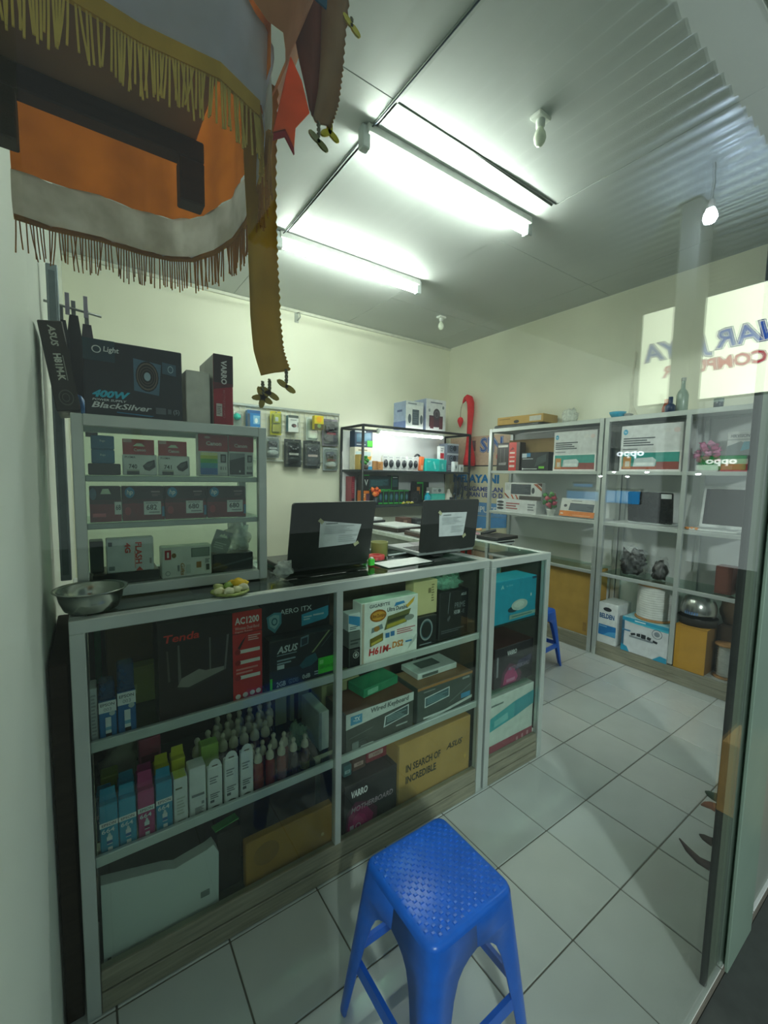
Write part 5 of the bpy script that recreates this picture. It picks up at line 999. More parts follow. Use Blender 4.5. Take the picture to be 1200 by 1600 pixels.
# ================================================================== goods on the shelf units (fronts look towards -X)
U1, U2, U3, U0 = 1.5225, 1.1125, .6955, .1175
GU = 'boxes on the top shelves of the shelf units'
def wb(label, y0, y1, z0, z1, x, d, c, dec=(), g=GU, name='gadget_box', **k): return carton(name, label, k.pop('cat', 'box'), y0, y1, z0, z1, x, d, c, dec, g, face='W', **k)
wb('black router box with a red stripe on the shelf unit by the rack', 2.945, 2.665, U1, 1.80, 3.46, .09, '#33312f', [('r', .54, 0, .86, 1, '#d03a30'), ('r', .86, 0, 1, 1, '#5a4a44'), ('p', [(.1, .2), (.42, .2), (.44, .3), (.1, .28)], '#8f8f8c'), ('r', .16, .3, .18, .8, '#7a7672'), ('r', .34, .3, .36, .8, '#7a7672'), ('r', .58, .6, .8, .66, '#f0d8d0'), ('r', .58, .46, .8, .5, '#f0d8d0'), ('r', .58, .3, .8, .36, '#f0d8d0'), ('r', .58, .12, .8, .2, '#f0d8d0'), ('p', [(.58, .7), (.78, .76), (.7, .84)], '#7a1c1a'), ('r', .06, .84, .5, .92, '#d8d4cc')])
wb('black graphics box with small white and green marks on the shelf unit', 2.640, 2.345, U1, 1.695, 3.46, .08, '#23292a', [('r', .02, .72, .2, .95, '#b9c6ce'), ('r', .2, .76, .34, .96, '#3f86b4'), ('lines', .04, .62, .44, .68, 1, '#c9d0ce'), ('p', [(.5, .2), (.92, .5), (.92, .9), (.6, .7)], '#3c4846'), ('r', .66, .12, .86, .24, '#6fc03a'), ('lines', .04, .06, .6, .14, 1, '#cfd6d4'), ('r', .04, .05, .08, .15, '#e0e4e2')])
wb('large brown carton at the back of the top shelf', 3.00-.09, 2.35, U1, 1.835, 3.60, .14, '#9c8358', [('lines', .8, .1, .95, .2, 1, '#6a5838')], kraft=True)
pd = [('r', .0, .0, 1, .42, '#f0f0ee'), ('r', .04, .04, .97, .40, '#3f9a90'), ('p', [(.04, .04), (.97, .04), (.97, .14), (.6, .12), (.04, .1)], '#a8563c'), ('r', .62, .04, .97, .2, '#8f4a44'), ('r', .06, .06, .2, .32, '#c89058'), ('r', .10, .10, .18, .22, '#d9d2c4'), ('p', [(.24, .10), (.6, .10), (.62, .24), (.56, .30), (.26, .28)], '#cfdcde'), ('r', .28, .13, .58, .19, '#e9f0f0'),
      ('e', .04, .80, .12, .92, '#3fa6cc'), ('lines', .05, .54, .58, .74, 4, '#4f565c'), ('t', 'hp', .06, .83, .10, .89, '#e6f2f6'), ('lines', .05, .46, .3, .5, 1, '#8a9094'), ('e', .72, .8, .82, .9, '#d9dad8'), ('e', .86, .8, .96, .9, '#e0cfcc')]
wb('white printer box with a teal picture band on the unit by the rack', 2.300, 1.905, U1, 1.865, 3.465, .25, '#d9dcdc', pd, name='printer_box')
wb('white printer box with a teal picture band on the unit nearer the door', 1.712, 1.285, U1, 1.872, 3.465, .25, '#dadddd', pd, name='printer_box')
# middle shelf
wb('long white keyboard box lying under the striped one', 2.925, 2.45, U2, 1.235, 3.46, .14, '#dfe2e2', [('e', .02, .66, .2, .86, '#4a4f52'), ('e', .02, .4, .2, .6, '#4a4f52'), ('e', .02, .14, .2, .34, '#4a4f52'), ('lines', .26, .2, .6, .8, 3, '#b06a6a'), ('lines', .8, .2, .97, .8, 3, '#8a9094')], name='keyboard_box')
wb('white keyboard box with red and black stripes, on the long white one', 2.83, 2.40, 1.2355, 1.405, 3.465, .05, '#d8dad8', [('r', .02, .55, .16, .95, '#c0c4c2'), ('r', .18, .34, .72, .92, '#4a5056'), ('lines', .2, .4, .7, .88, 5, '#5f666c'), ('e', .74, .4, .82, .75, '#4a4f52'), ('p', [(.78, .95), (1, .55), (1, .7), (.88, .95)], '#a0583c'), ('p', [(.86, 1), (1, .78), (1, 1)], '#4a3a34'), ('p', [(0, .3), (.1, .08), (.16, .08), (.0, .42)], '#a0583c'), ('p', [(.18, .3), (.24, .05), (.28, .05), (.22, .3)], '#c06a44'), ('p', [(.30, .3), (.36, .05), (.40, .05), (.34, .3)], '#b05a3c'), ('r', .42, .04, 1, .26, '#54504c')], name='keyboard_box')
t = thing('potted_flowers', 'pink roses in a small white pot between keyboard boxes', 'flowers', (3.50, 2.32, U2))
MB().lathe([(0, 0), (.03, 0), (.040, .055), (.042, .06), (.036, .06), (0, .05)], mat('#e4e6df', .35), 14).build('pot', t)
for k in range(16):
    a = k*2.4; r0 = .01+.055*((k*3) % 8)/8; z = .09+.12*((k*5) % 9)/9
    c = ('#c0485c', '#4f8f4a', '#d06a74', '#5f9a50')[k % 4]
    mb = MB(); mb.blob((0, 0, 0), (.022, .024, .020), mat(c, .6, 0, .25, 60), k, .45, 2.4, 8, 6); mb.build('blossom' if k % 2 == 0 else 'leaf', t, (r0*sin(a)*.6, r0*cos(a), z))
mb = MB()
for k in range(5): mb.tube([(0, 0, .04), (.01*cos(k*1.3), .03*sin(k*1.3), .15)], .003, mat('#4a7a3c', .6), 5)
mb.build('stem', t)
wb('orange and white tilted keyboard box beside the rose pot', 2.222, 1.90, U2+.012, 1.287, 3.475, .045, '#e0e2de', [('r', 0, 0, 1, .30, '#e6822c'), ('p', [(.26, .34), (.96, .30), (.96, .72), (.28, .74)], '#4c565e'), ('lines', .3, .38, .92, .68, 4, '#65717a'), ('e', .1, .5, .2, .66, '#3d4246'), ('t', 'KEYBOARD', .3, .82, .6, .9, '#8a8f8c'), ('t', 'HP', .04, .08, .12, .2, '#f6e6d4'), ('r', .4, .06, .9, .1, '#f2b884')], name='keyboard_box').rotation_euler = (radians(-14), 0, -pi/2)
# inside-out laptops on the near unit
laptop('laptop', 'open black laptop with a white sticker on the shelf unit', 3.555, 1.50, U2, .32, .235, .18, 6, -pi/2, mat('#b9c0c0', .4), None, mat('#1c1f22', .25), scr='#0b0d0f')
lp = [o for o in bpy.data.objects if o.name.startswith('lid')][-1]
MB().box(.08, .15, -.0085, -.0068, .19, .225, mat('#d3d9da', .5), 0).build('sticker', lp)
t = thing('white_laptop', 'open white framed laptop with a dark screen, nearest the door', 'laptop', (3.62, 1.065, U2), -pi/2)
MB().box(-.135, .135, -.17, .0, .002, .016, mat('#dfe4e2', .35), .004).build('base', t)
l = MB().box(-.135, .135, -.0, .010, 0, .30, mat('#e2e7e5', .35), .005).build('lid', t, (0, .0, .014)); l.rotation_euler = (radians(-8), 0, 0)
MB().box(-.115, .115, -.0015, .0, .025, .278, mat('#141416', .08), .0003).build('screen', l)
MB().box(-.11, .11, -.15, -.04, .0155, .018, mat('#b5bcba', .5), .0005).build('keyboard', t)
t = thing('petal_offering', 'small orange and green petal offering on the middle shelf by the white laptop', 'offering', (3.47, 1.19, U2))
for k in range(8):
    mb = MB(); mb.blob((0, 0, 0), (.013, .013, .009), mat(('#e0892c', '#d8b23a', '#8a9a4a')[k % 3], .6), k, .4, 2, 7, 5); mb.build('petal', t, (.012*(k % 3)-.01, -.034+.0095*k, .0135))
# top shelf of the near unit
t = thing('planter', 'pink artificial flowers in a long white planter on the top shelf', 'flowers', (3.50, 1.135, U1))
MB().box(-.03, .03, -.065, .065, 0, .045, mat('#e2e6e2', .35), .008).build('planter_box', t)
for k in range(20):
    a = k*2.4; z = .08+.12*((k*5) % 9)/9
    mb = MB(); mb.blob((0, 0, 0), (.020, .022, .018), mat(('#b0487a', '#c9709c', '#a84a74', '#d08ab0')[k % 4], .6, 0, .25, 60), k, .5, 2.6, 8, 6); mb.build('blossom', t, (.03*sin(a), .075*cos(a)*(.4+.6*((k*3) % 5)/5), z))
mb = MB()
for k in range(6): mb.tube([(0, .02*cos(k), .03), (.015*sin(k), .05*cos(k), .12)], .003, mat('#5a7a4a', .6), 5)
mb.build('stem', t)
wb('flat red box under the white carton on the top shelf', 1.055, .897, U1, 1.572, 3.47, .2, '#c82c40', [('r', .05, .2, .4, .8, '#d85a68')])
wb('white carton with grey capitals standing on the flat red box', 1.045, .897, 1.5725, 1.785, 3.52, .14, '#d0d4d2', [('t', 'HIKVISION', .12, .82, .8, .92, '#6a7276', .02, .2), ('r', 0, .74, 1, .77, '#a8aeac'), ('p', [(0, .0), (1, .0), (1, .5), (.5, .7), (0, .55)], '#7d8a8c'), ('p', [(.5, .4), (1, .5), (1, .7), (.6, .68)], '#5aa6b8'), ('r', .0, .0, 1, .16, '#e0e2e0')])
# third shelf
def bag(name, label, y, x, z, ry, rh, c, seed, film_c='#d0d8d8'):
    t = thing(name, label, 'bag', (x, y, z)); 
    mb = MB(); mb.blob((0, 0, rh*.75), (.06, ry*.85, rh*.7), mat(c, .35, 0, .3, 40), seed, .45, 2.2, 14, 10, fl=.003); mb.blob((0, ry*.45, rh*.45), (.05, ry*.4, rh*.42), mat(c, .4), seed+1, .4, 2, fl=.003); mb.build('contents', t)
    mb = MB(); mb.blob((0, 0, rh*.86), (.072, ry, rh*.83), film(film_c, .10, .12), seed+2, .4, 2.4, 18, 12, fl=.001); mb.build('clear_film', t)
bag('bagged_camera', 'black surveillance gear in a shiny clear bag on the glass shelf, larger bag', 1.60, 3.56, U3, .10, .135, '#2b2a29', 3)
bag('bagged_camera', 'black surveillance gear in a clear bag, smaller one beside the larger', 1.40, 3.55, U3, .055, .10, '#2e2c2b', 12)
wb('dark red brown box on the glass shelf nearest the door', 1.04, .945, U3, .885, 3.50, .1, '#6a4038', [('r', .1, .1, .9, .9, '#744a40')], 'goods on the glass shelf')
bag('bagged_adapter', 'pale gadget in a clear bag beside the dark red box', .915, 3.60, U3, .028, .115, '#a9adab', 7)
# the floor of the units
wb('huge plain kraft carton filling the bottom of the unit by the rack', 2.62, 1.885, U0, .672, 3.46, .28, '#c0994a', [('r', .94, .06, .985, .2, '#a47f3c'), ('r', .0, .97, 1, 1, '#a8843f')], 'boxes on the unit floor', kraft=True)
t = wb('white and blue cable box with a dark oval hand hole', 1.785, 1.632, U0, .452, 3.43, .22, '#dfe4e4', [('e', .26, .80, .70, .90, '#2c2f33'), ('t', 'BELDEN', .08, .62, .86, .74, '#1f5a8c', .04), ('r', .06, .20, .97, .46, '#1f74b4'), ('p', [(.3, .2), (.97, .2), (.97, .34), (.6, .30)], '#4fa0d0'), ('lines', .1, .4, .5, .44, 1, '#8fc4e2')], 'boxes on the unit floor', sdec=(), top='#d3dada', name='cable_box')
wb('white and aqua camera kit carton under the cable reel', 1.588, 1.262, U0, .388, 3.425, .27, '#dde2e6', [('r', 0, .90, 1, 1, '#2a9fc4'), ('p', [(0, .9), (.3, .86), (1, .84), (1, .9)], '#4fc0d8'), ('t', 'CAMERA', .28, .915, .52, .975, '#e6f2f6', .02), ('ring', .66, .60, .88, .86, .12, '#6a7480'), ('e', .71, .66, .83, .8, '#8a949c'), ('lines', .18, .42, .7, .52, 1, '#8a949c'), ('p', [(.2, .56), (.3, .60), (.32, .54), (.22, .5)], '#2f363c'), ('p', [(.34, .60), (.42, .62), (.42, .52), (.34, .52)], '#2f363c'), ('r', .44, .50, .54, .62, '#262c32'), ('p', [(.58, .60), (.66, .58), (.64, .5), (.56, .52)], '#2f363c'), ('p', [(.70, .55), (.8, .52), (.78, .46), (.69, .48)], '#2f363c'), ('r', 0, 0, .06, .9, '#3c6a86'), ('p', [(0, 0), (.2, 0), (.14, .14), (0, .2)], '#2a9fc4'), ('p', [(.7, 0), (1, 0), (1, .14), (.86, .16)], '#2a9fc4'), ('r', .02, .6, .2, .64, '#3c86b0')], 'boxes on the unit floor', name='camera_kit_box', top='#9fd3e0')
t = thing('cable_reel', 'white cable wound on a wooden reel, standing on the camera kit carton', 'cable reel', (3.565, 1.425, .3885))
wd = mat('#b98a54', .7, 0, .15, 14)
for z in (0, .264): MB().lathe([(0, z), (.128, z), (.128, z+.012), (0, z+.012)], wd, 28).build('reel_flange', t)
mb = MB(); prof = [(.05, .012)]
for k in range(14): z = .013+.0178*k; prof += [(.112, z), (.120, z+.009), (.112, z+.0176)]
prof += [(.05, .263)]; mb.lathe(prof, mat('#dfe2dd', .45), 30); mb.build('cable_windings', t)
wb('upright yellow kraft carton under the silver helmet', 1.224, 1.035, U0, .44, 3.43, .20, '#c4922e', [('r', .0, .97, 1, 1, '#a87a24')], 'boxes on the unit floor', kraft=True, side='#7a5c30')
t = thing('helmet', 'silver open face helmet with a dark band resting on the yellow carton', 'helmet', (3.55, 1.135, .4405))
sv = mat('#a9aca8', .25, .85, .05, 6)
mb = MB(); vs, fs = [], []; n, m_ = 28, 12
for j in range(m_+1):
    for i in range(n):
        th = pi*.60*j/m_; ph = 2*pi*i/n
        x, y, z = -sin(th)*cos(ph)*.125, sin(th)*sin(ph)*.108, cos(th)*.13
        if z < -.02 and cos(ph) > .3: z = -.02+(z+.02)*.2     # raised brow at the front
        vs.append((x, y, z+.105))
for j in range(m_):
    for i in range(n): fs.append((j*n+i, (j+1)*n+i, (j+1)*n+(i+1) % n, j*n+(i+1) % n))
mb.add(vs, fs, sv, True); mb.build('helmet_shell', t)
MB().lathe([(.095, .0), (.112, .0), (.121, .05), (.118, .055)], mat('#23211e', .6), 28, cap=False).build('lining_band', t)
mb = MB()
for q in range(6):      # unreadable blue print round the brow
    u0, u1 = q/6, (q+.7)/6
    mb.add([(-.125*cos((.5-u)*.8)-.0035, .108*sin((.5-u)*.8), .085+.02*v) for u, v in ((u0, 0), (u1, 0), (u1, 1), (u0, 1))], [(0, 1, 2, 3)], mat('#5a7fae', .4))
mb.build('blue_print', t)
mb = MB(); mb.blob((0, 0, .10), (.045, .06, .10), mat('#5f4a34', .8, 0, .2, 14), 4, .25, 1.6, fl=.001); tag(mb.build('brown_sack', loc=(3.68, .985, .4505)), 'dark brown sack slumped behind the helmet', 'sack')
carton('small_box', 'dark brown box holding up the sack behind the helmet', 'box', 1.03, .93, U0, .45, 3.60, .15, '#4a3a2c', (), None, face='W', kraft=True)
t = thing('cable_reel', 'smaller reel of white cable with tan top, at the door end', 'cable reel', (3.54, .955, U0))
MB().lathe([(0, .225), (.062, .225), (.062, .236), (0, .236)], wd, 24).build('reel_flange', t); MB().lathe([(0, 0), (.062, 0), (.062, .01), (0, .01)], wd, 24).build('reel_flange', t)
prof = [(.02, .01)]
for k in range(12): z = .011+.0178*k; prof += [(.040, z), (.046, z+.009), (.040, z+.0176)]
prof += [(.02, .225)]; MB().lathe(prof, mat('#dfe2dd', .45), 24).build('cable_windings', t)
# on top of the units
ZU = 1.9455
wb('flat kraft carton lying on the grey bag above the shelf unit by the rack', 2.98, 2.46, ZU+.038, ZU+.115, 3.50, .25, '#c09c58', [('e', .38, .1, .5, .5, '#3d3a34'), ('r', .72, .2, .96, .8, '#c9c9bf'), ('lines', .05, .6, .3, .8, 1, '#8a6a34')], None, kraft=True, rz=.05)
mb = MB(); mb.box(-.27, .27, -.12, .12, .0, .036, mat('#54585a', .4, 0, .35, 25, .5, 40), .012); tag(mb.build('wrapped_box', loc=(3.61, 2.76, ZU), rz=pi/2), 'flat grey plastic wrapped box on the shelf unit under the kraft carton', 'box')
mb = MB(); mb.blob((0, 0, .06), (.06, .07, .062), film('#eef4ec', .6), 17, .4, 2.4, fl=-.003); tag(mb.build('plastic_bag', loc=(3.58, 2.23, ZU+.004)), 'crumpled white clear bag on top of the shelf unit', 'bag')
t = thing('blue_bowl', 'bright blue plastic bowl on top of the shelf units where they meet', 'bowl', (3.56, 1.80, ZU)); MB().lathe([(0, 0), (.035, .001), (.058, .04), (.063, .055), (.058, .055), (.034, .008), (0, .006)], mat('#1fa0c4', .25), 20).build('bowl_body', t); MB().box(-.03, .03, -.11, -.065, 0, .035, mat('#8a8f8c', .4), .004).build('grey_cup', t)
def flask(name, label, y, prof, c, capc, ch):
    t = thing(name, label, 'bottle', (3.58, y, ZU)); MB().lathe(prof, mat(c, .2, 0, .1, 20, coat=.3), 16).build('bottle_body', t)
    r, z = prof[-1]; MB().lathe([(r+.004, z-.002), (r+.004, z+ch), (0, z+ch+.001)], mat(capc, .4), 12).build('cap', t)
    return t
flask('glass_bottle', 'tall clear glass bottle with a long neck on the shelf unit top', 1.352, [(0, 0), (.036, .002), (.038, .01), (.038, .13), (.030, .155), (.014, .18), (.012, .235)], '#9db0a4', '#b9c0ba', .02)
flask('plastic_bottle', 'small orange bottle on the shelf unit top behind the pillar gap', 1.455, [(0, 0), (.026, .002), (.028, .05), (.018, .08), (.010, .085)], '#b5522c', '#a84a28', .03)
flask('plastic_bottle', 'dark blue bottle with a pointed cap in front of the tall clear one', 1.395, [(0, 0), (.033, .002), (.034, .05), (.02, .065), (.010, .07)], '#1f3556', '#22395c', .045).location.x = 3.50
flask('small_jar', 'dark squat jar on the shelf unit top near the door', 1.13, [(0, 0), (.028, .001), (.029, .05), (.026, .055)], '#39434a', '#8a9a92', .022)
mb = MB(); mb.prism([(0, 0), (.10, 0), (.045, .12), (.03, .30), (.045, .55), (.035, .56), (.015, .30), (.02, .12)], 0, .006, mat('#d9d8c4', .6)); o = mb.build('paper_strip', loc=(3.793, 1.84, ZU+.02), rz=-pi/2); tag(o, 'curling pale paper strip on the side wall above the blue bowl', 'paper')

# ================================================================== blue plastic stools
def stool(x, y, rz, label, hh=.45):
    BL = mat('#1467dc', .30, 0, .08, 30, .06, 300)
    r = thing('plastic_stool', label, 'stool', (x, y, 0), rz, 'blue stools')
    t_, b_ = .135, .185
    # seat: rounded square slab with a woven relief
    P = []; rr = .028
    for (cx, cy, a0) in ((t_-rr, -t_+rr, -90), (t_-rr, t_-rr, 0), (-t_+rr, t_-rr, 90), (-t_+rr, -t_+rr, 180)):
        for q in range(6): a = radians(a0+18*q); P.append((cx, cy, cos(a), sin(a)))
    n = len(P); vs, fs = [], []
    for (d, z) in ((rr+.002, hh-.034), (rr+.002, hh-.012), (rr-.002, hh-.004), (rr-.009, hh)):
        vs += [(cx+d*c, cy+d*s, z) for cx, cy, c, s in P]
    for j in range(3):
        for i in range(n): i2 = (i+1) % n; fs.append((j*n+i, j*n+i2, (j+1)*n+i2, (j+1)*n+i))
    fs.append(tuple(3*n+i for i in range(n)))
    mb = MB(); mb.add(vs, fs, BL, True)
    N = 22; g = 2*(t_-.012)/N
    for i in range(N):
        for j in range(N*1):
            if (i+j) % 2: continue
            cx, cy = -t_+.012+g*(i+.5), -t_+.012+g*(j+.5)
            if abs(cx) > t_-.026 and abs(cy) > t_-.026: continue
            a, b = g*.50, g*.36
            q = [(cx-a, cy-b, hh), (cx+a, cy-b, hh), (cx+a, cy+b, hh), (cx-a, cy+b, hh), (cx-a*.6, cy-b*.7, hh+.0024), (cx+a*.6, cy-b*.7, hh+.0024), (cx+a*.6, cy+b*.7, hh+.0024), (cx-a*.6, cy+b*.7, hh+.0024)]
            mb.add(q, [(4, 5, 6, 7), (0, 1, 5, 4), (1, 2, 6, 5), (2, 3, 7, 6), (3, 0, 4, 7)], BL)
    mb.build('seat', r)
    def half(z): return b_+(t_-b_)*z/hh
    # each leg: an angle section wrapped round the corner, flaring into the apron arch
    lv = [(0, .030), (.006, .040), (.05, .044), (.15, .052), (.25, .062), (.31, .071), (.345, .083), (.362, .098), (.373, .117), (.380, None), (hh-.012, None)]
    for k in range(4):
        mb = MB(); R = Matrix.Rotation(k*pi/2, 4, 'Z'); vs, fs = [], []; m = 11
        for z, s in lv:
            hf = half(z); s = hf if s is None else s; q = .026
            pa = [(hf-s, -hf)]+[(hf-q+q*sin(radians(11.25*i)), -hf+q-q*cos(radians(11.25*i))) for i in range(9)]+[(hf, -hf+s)]
            for th in (0, .005):
                for i, (x, y) in enumerate(pa):
                    nx, ny = ((0, -1) if i == 0 else (1, 0) if i == 10 else (sin(radians(11.25*(i-1))), -cos(radians(11.25*(i-1)))))
                    vs.append(R @ Vector((x-nx*th, y-ny*th, z)))
        for j in range(len(lv)-1):
            o = j*2*m
            for i in range(m-1):
                fs.append((o+i, o+i+1, o+2*m+i+1, o+2*m+i)); fs.append((o+m+i+1, o+m+i, o+3*m+i, o+3*m+i+1))
            fs.append((o+m, o, o+2*m, o+3*m)); fs.append((o+m-1, o+2*m-1, o+4*m-1, o+3*m-1))
        for i in range(m-1): fs.append((i+1, i, m+i, m+i+1))
        mb.add(vs, fs, BL, True); mb.build('leg', r)
    for k in range(4):
        z0, z1 = .155, .185; R = Matrix.Rotation(k*pi/2, 4, 'Z'); mb = MB()
        a, b = half(z0)-.042, half(z1)-.044; vs = []
        for dd in (.0, .012):
            vs += [R @ Vector(v) for v in ((-a, -half(z0)+dd+.002, z0), (a, -half(z0)+dd+.002, z0), (b, -half(z1)+dd+.002, z1), (-b, -half(z1)+dd+.002, z1))]
        mb.add(vs, [(0, 1, 2, 3), (7, 6, 5, 4), (0, 4, 5, 1), (1, 5, 6, 2), (2, 6, 7, 3), (3, 7, 4, 0)], BL); mb.build('stretcher', r)
    return r
st0 = stool(.70, .735, 0, 'bright blue plastic stool with a woven pattern seat in front of the long counter')
copy_tree(st0, (2.80, 1.98, 0), .1, 'blue plastic stool mostly hidden behind the narrow counter')

# ================================================================== hanging house shrine at the top of the white wall
t = thing('hanging_shrine', 'wooden house shrine draped in fringed orange and grey cloth, high on the white wall', 'shrine', (XL, .62, 1.78))
def loc_(x, y, z): return (x-XL, y-.62, z-1.78)
WD = mat('#3a2a1c', .7, 0, .2, 8, .2, 60, stretch=(1, 1, 8)); WD2 = mat('#9a7652', .75, 0, .2, 8, .2, 60)
ox, oy, oz = -XL, -.62, -1.78
def bx(n, x0, x1, y0, y1, z0, z1, m): return MB().box(x0+ox, x1+ox, y0+oy, y1+oy, z0+oz, z1+oz, m, .002).build(n, t)
bx('shelf_board', XL+.002, .155, .47, .762, 1.9625, 1.9955, WD2)
bx('front_rail', -.09, .165, .735, .762, 1.932, 1.962, WD)
bx('back_rail', -.09, .150, .475, .495, 1.945, 1.962, WD2)
for x in (-.092, .130): bx('wooden_leg', x, x+.035, .735, .765, 1.870, 1.932, WD)
bx('wall_plate', XL+.001, XL+.014, .50, .72, 2.0, 2.20, WD2)
bx('spirit_house', XL+.03, .11, .50, .70, 1.996, 2.25, WD)
hem = [(-.070, .802), (-.03, .808), (.03, .80), (.085, .806), (.125, .80), (.155, .78), (.178, .735), (.192, .68), (.194, .62), (.186, .55), (.176, .49), (.165, .452)]
near = [(.176, .505), (.158, .466), (.115, .447), (.05, .452), (-.01, .445), (-.085, .45)]
def drape(n, path, z0, z1, m, flare=0., wav=.004, sub=4, rows=6, sag=0., ph=0., twist=0.):
    pts = []
    for i in range(len(path)-1):
        for k in range(sub): u = k/sub; pts.append((path[i][0]*(1-u)+path[i+1][0]*u, path[i][1]*(1-u)+path[i+1][1]*u))
    pts.append(path[-1]); cx, cy = .05, .62; vs, fs = [], []
    for i, (x, y) in enumerate(pts):
        dx, dy = x-cx, y-cy; L = math.hypot(dx, dy); dx, dy = dx/L, dy/L
        for j in range(rows+1):
            v = j/rows; z = z0+(z1-z0)*v; w = wav*sin(i*1.15+ph+v*2)*(1-.3*v)
            o = flare*v+w
            vs.append(loc_(x+dx*o, y+dy*o, z+sag*sin(i*.7+ph)*(1-v)))
    for i in range(len(pts)-1):
        for j in range(rows): fs.append((i*(rows+1)+j, (i+1)*(rows+1)+j, (i+1)*(rows+1)+j+1, i*(rows+1)+j+1))
    return MB().add(vs, fs, m, True).build(n, t), pts
ORC, WHC, GRC, BRC, GOLD = cloth('#c8701e', .6, .3, .15), cloth('#cfccc2', .45, .4, .12, stain='#aaa596'), cloth('#d6d6e4', .45, .3, .1), cloth('#cc8c5a', .5, .3, .15), cloth('#dcb244', .35, .5, .15)
drape('orange_cloth', hem, 1.868, 2.08, ORC, .0, .003, ph=.3)
drape('white_cloth_band', hem, 1.806, 1.8685, WHC, .0, .004, ph=.3)
def fringe(path, z, ln, m, sp=.0034, seed=1):
    rnd = random.Random(seed); mb = MB(); d = 0
    for i in range(len(path)-1):
        a, b = Vector(path[i]), Vector(path[i+1]); L = (b-a).length; k = int(L/sp)
        for q in range(k):
            if rnd.random() < .06: continue
            p = a.lerp(b, (q+.5)/k); l = ln*rnd.uniform(.8, 1.08); jx = rnd.gauss(0, .0022)
            x, y = p
            r0 = .0011
            mb.tube([loc_(x, y, z), loc_(x+jx*.4, y, z-l*.5), loc_(x+jx, y+jx*.3, z-l)], r0, m, 4, False)
    return mb
GF = cloth('#b8843a', .3, .1, .2); GF2 = cloth('#dcc060', .3, .1, .2)
o = fringe(hem, 1.806, .050, GF, seed=3).build('fringe', t); o['kind'] = 'stuff'
mb = MB(); mb.tube([loc_(x, y, 1.806) for x, y in hem], .0038, GF, 6); mb.build('hem_braid', t)
# nearer side
nearx = [(.195, .50), (.182, .46)]+near[1:]
drape('grey_cloth', [(.19, .60), (.186, .545), (.178, .507)]+near[1:], 1.837, 1.910, GRC, .012, .005, ph=1)
drape('brown_cloth', [(.206, .60), (.200, .53), (.182, .448), (.118, .436), (.05, .44), (-.01, .434), (-.088, .436)], 1.907, 2.12, BRC, .085, .006, ph=1)
mb = MB()
for i in range(len(near)-1):
    a, b = near[i], near[i+1]; mb.add([loc_(a[0], a[1]-.004, 1.8255), loc_(b[0], b[1]-.004, 1.8255), loc_(b[0], b[1]-.006, 1.8385), loc_(a[0], a[1]-.006, 1.8385), loc_(a[0], a[1]+.0, 1.8255), loc_(b[0], b[1]+.0, 1.8255), loc_(b[0], b[1], 1.8385), loc_(a[0], a[1], 1.8385)], [(0, 1, 2, 3), (7, 6, 5, 4), (0, 4, 5, 1), (3, 2, 6, 7)], GOLD)
mb.build('gold_trim', t)
o = fringe([(x, y-.002) for x, y in near], 1.826, .041, GF2, .0024, 5).build('fringe', t); o['kind'] = 'stuff'
# long tail with a scalloped edge
def ribbon(n, cl, ws, y, m, scal=.0011, ns=12, edge=1):
    """centre line (x, z), widths; right edge scalloped"""
    vs, fs = [], []; K = len(cl); seg = []
    for i in range(K-1):
        for q in range(ns):
            u = q/ns; seg.append((cl[i][0]*(1-u)+cl[i+1][0]*u, cl[i][1]*(1-u)+cl[i+1][1]*u, ws[i]*(1-u)+ws[i+1]*u))
    seg.append((*cl[-1], ws[-1])); M_ = len(seg)
    for i, (x, z, w) in enumerate(seg):
        a = seg[max(i-1, 0)]; b = seg[min(i+1, M_-1)]; d = Vector((b[0]-a[0], b[1]-a[1])).normalized(); nx, nz = -d.y, d.x
        for j in range(6):
            s = (j/5-.5)*w; 
            if j == 5: s += scal*(1 if i % 2 else -1)*edge
            for dy in (0, .0016):
                vs.append(loc_(x+nx*s, y+dy+.004*sin(j*1.1+i*.13), z+nz*s))
    def I(i, j, k): return (i*6+j)*2+k
    for i in range(M_-1):
        for j in range(5):
            fs.append((I(i, j, 0), I(i, j+1, 0), I(i+1, j+1, 0), I(i+1, j, 0))); fs.append((I(i+1, j, 1), I(i+1, j+1, 1), I(i, j+1, 1), I(i, j, 1)))
        for j in (0, 5): fs.append((I(i, j, 0), I(i+1, j, 0), I(i+1, j, 1), I(i, j, 1)))
    for i in (0, M_-1):
        for j in range(5): fs.append((I(i, j, 0), I(i, j+1, 0), I(i, j+1, 1), I(i, j, 1)))
    return MB().add(vs, fs, m, True).build(n, t)
TAIL = cloth('#c9a034', .35, .25, .12)
YT = .55
tl = ribbon('long_tail', [(.190, 1.935), (.190, 1.86), (.191, 1.78), (.191, 1.72), (.194, 1.66), (.200, 1.62), (.209, 1.592)], [.042, .041, .039, .038, .038, .040, .043], YT, TAIL)
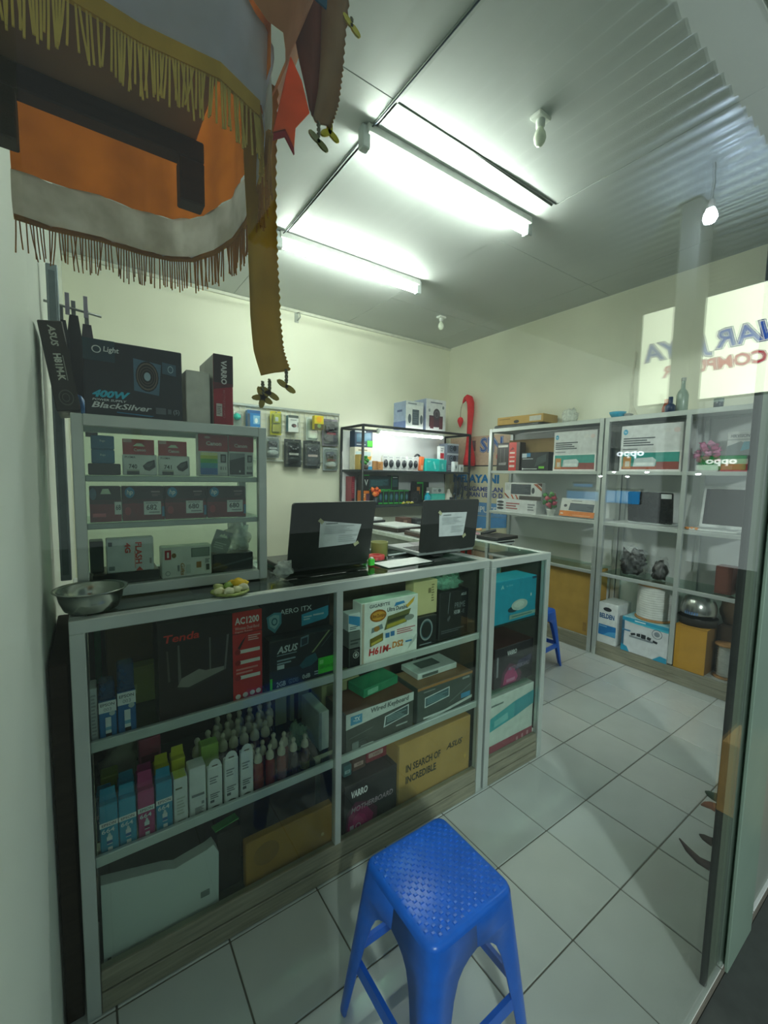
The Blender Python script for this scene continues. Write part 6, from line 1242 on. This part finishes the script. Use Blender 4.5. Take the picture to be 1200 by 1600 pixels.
def pendant(parent, x, z, L, y, col, star=0, n=2):
    mb = MB(); cm = mat('#6d6a4c', .5)
    k = 9
    for s in (0, pi):
        mb.tube([loc_(x+.0014*cos(q*1.3+s), y+.0014*sin(q*1.3+s), z-L*q/k) for q in range(k+1)], .0013, cm, 5)
    p = mb.build('twisted_cord', parent)
    mb = MB(); gm = mat(col, .35, .5, .15, 60)
    for q in range(star or n):
        a = q*2*pi/(star or n)+.5
        c = (.006 if star else .0045); l = .0085 if star else .0075
        T = Matrix.Translation(loc_(x, y, z-L-.004)) @ Matrix.Rotation(a, 4, 'Y') @ Matrix.Translation((c, 0, 0))
        vs, fs = [], []
        for i in range(10): b = 2*pi*i/10; vs.append((l*cos(b), -.0012, l*.45*sin(b)))
        vs += [(x_, .0012, z_) for x_, _, z_ in vs]; fs = [tuple(range(10)), tuple(range(19, 9, -1))]+[(i, i+10, (i+1) % 10+10, (i+1) % 10) for i in range(10)]
        mb.add(vs, fs, gm, False, T)
    mb.build('metal_flower', parent)
pendant(t, .190, 1.578, .016, YT, '#8f7a28', 5); pendant(t, .199, 1.582, .014, YT, '#8f7a28', 2); pendant(t, .222, 1.598, .018, YT, '#a08a30', 2)
# shorter streamer with pendants, orange pennant, blue scrap
ST = cloth('#a88660', .4, .25, .12)
YS = .50
ribbon('short_streamer', [(.270, 2.10), (.267, 2.03), (.262, 1.965), (.255, 1.915), (.247, 1.882)], [.036, .034, .032, .028, .022], YS, ST)
pendant(t, .243, 1.882, .018, YS, '#8a8a5a', 2); pendant(t, .258, 1.893, .012, YS, '#c9b83a', 3); pendant(t, .287, 2.02, .004, YS, '#c9b83a', 2)
mb = MB(); OR = cloth('#f08040', .55, .2, .15)
for (pts, m) in (([(.212, 1.945), (.190, 1.852), (.205, 1.862), (.216, 1.846), (.218, 1.87), (.236, 1.895), (.226, 1.925)], OR), ([(.190, 1.853), (.205, 1.863), (.216, 1.847), (.2165, 1.840), (.205, 1.855), (.190, 1.845)], cloth('#b8323a', .4, .2, .1))):
    q = [(loc_(x, 0, z)[0], loc_(x, 0, z)[2]) for x, z in pts][::-1]; mb.prism(q, YS+.01-.62, YS+.0125-.62, m)
mb.build('orange_pennant', t)
ribbon('brown_streamer', [(.232, 2.12), (.236, 2.03), (.243, 1.955), (.246, 1.905)], [.055, .045, .030, .014], YS+.02, cloth('#8f4f38', .4, .25, .12), edge=0)
mb = MB(); mb.prism([(loc_(x, 0, z)[0], loc_(x, 0, z)[2]) for x, z in ((.232, 2.0), (.247, 1.998), (.25, 2.06), (.232, 2.06))], YS-.012-.62, YS-.010-.62, cloth('#1f7aa0', .4, .2, .1)); mb.build('blue_cloth_scrap', t)

# ================================================================== dried leaves at the door stile
for k, (z, L, up, c, l) in enumerate(((.575, .026, .004, '#24402c', 'dark green dried leaf tip, topmost at the door stile'), (.545, .032, -.012, '#8a5238', 'rusty dried leaf tip below the green one at the door stile'), (.440, .030, .004, '#33281f', 'short dark twig sticking out from the door stile'), (.365, .075, .035, '#3a2a28', 'long curved dark dried leaf sticking out low from the door stile'))):
    mb = MB(); mb.tube([(.0, 0, 0), (-L*.05, L*.35, .0), (-L*.1, L*.7, up*.4), (-L*.15, L, up)], [.012, .010, .008, .002], mat(c, .8, 0, .2, 40), 7)
    tag(mb.build('dried_leaf', loc=(1.418, .3735, z)), l, 'dried leaf', 'dried leaves at the door stile')
# dark slab added for the shade between the white wall and the counter
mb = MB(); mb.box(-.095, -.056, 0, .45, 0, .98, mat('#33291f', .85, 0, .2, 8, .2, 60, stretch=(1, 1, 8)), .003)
tag(mb.build('gap_shade_slab', loc=(0, 1.275, .0005)), 'added dark slab standing for the shade between white wall and long counter', 'shade slab')
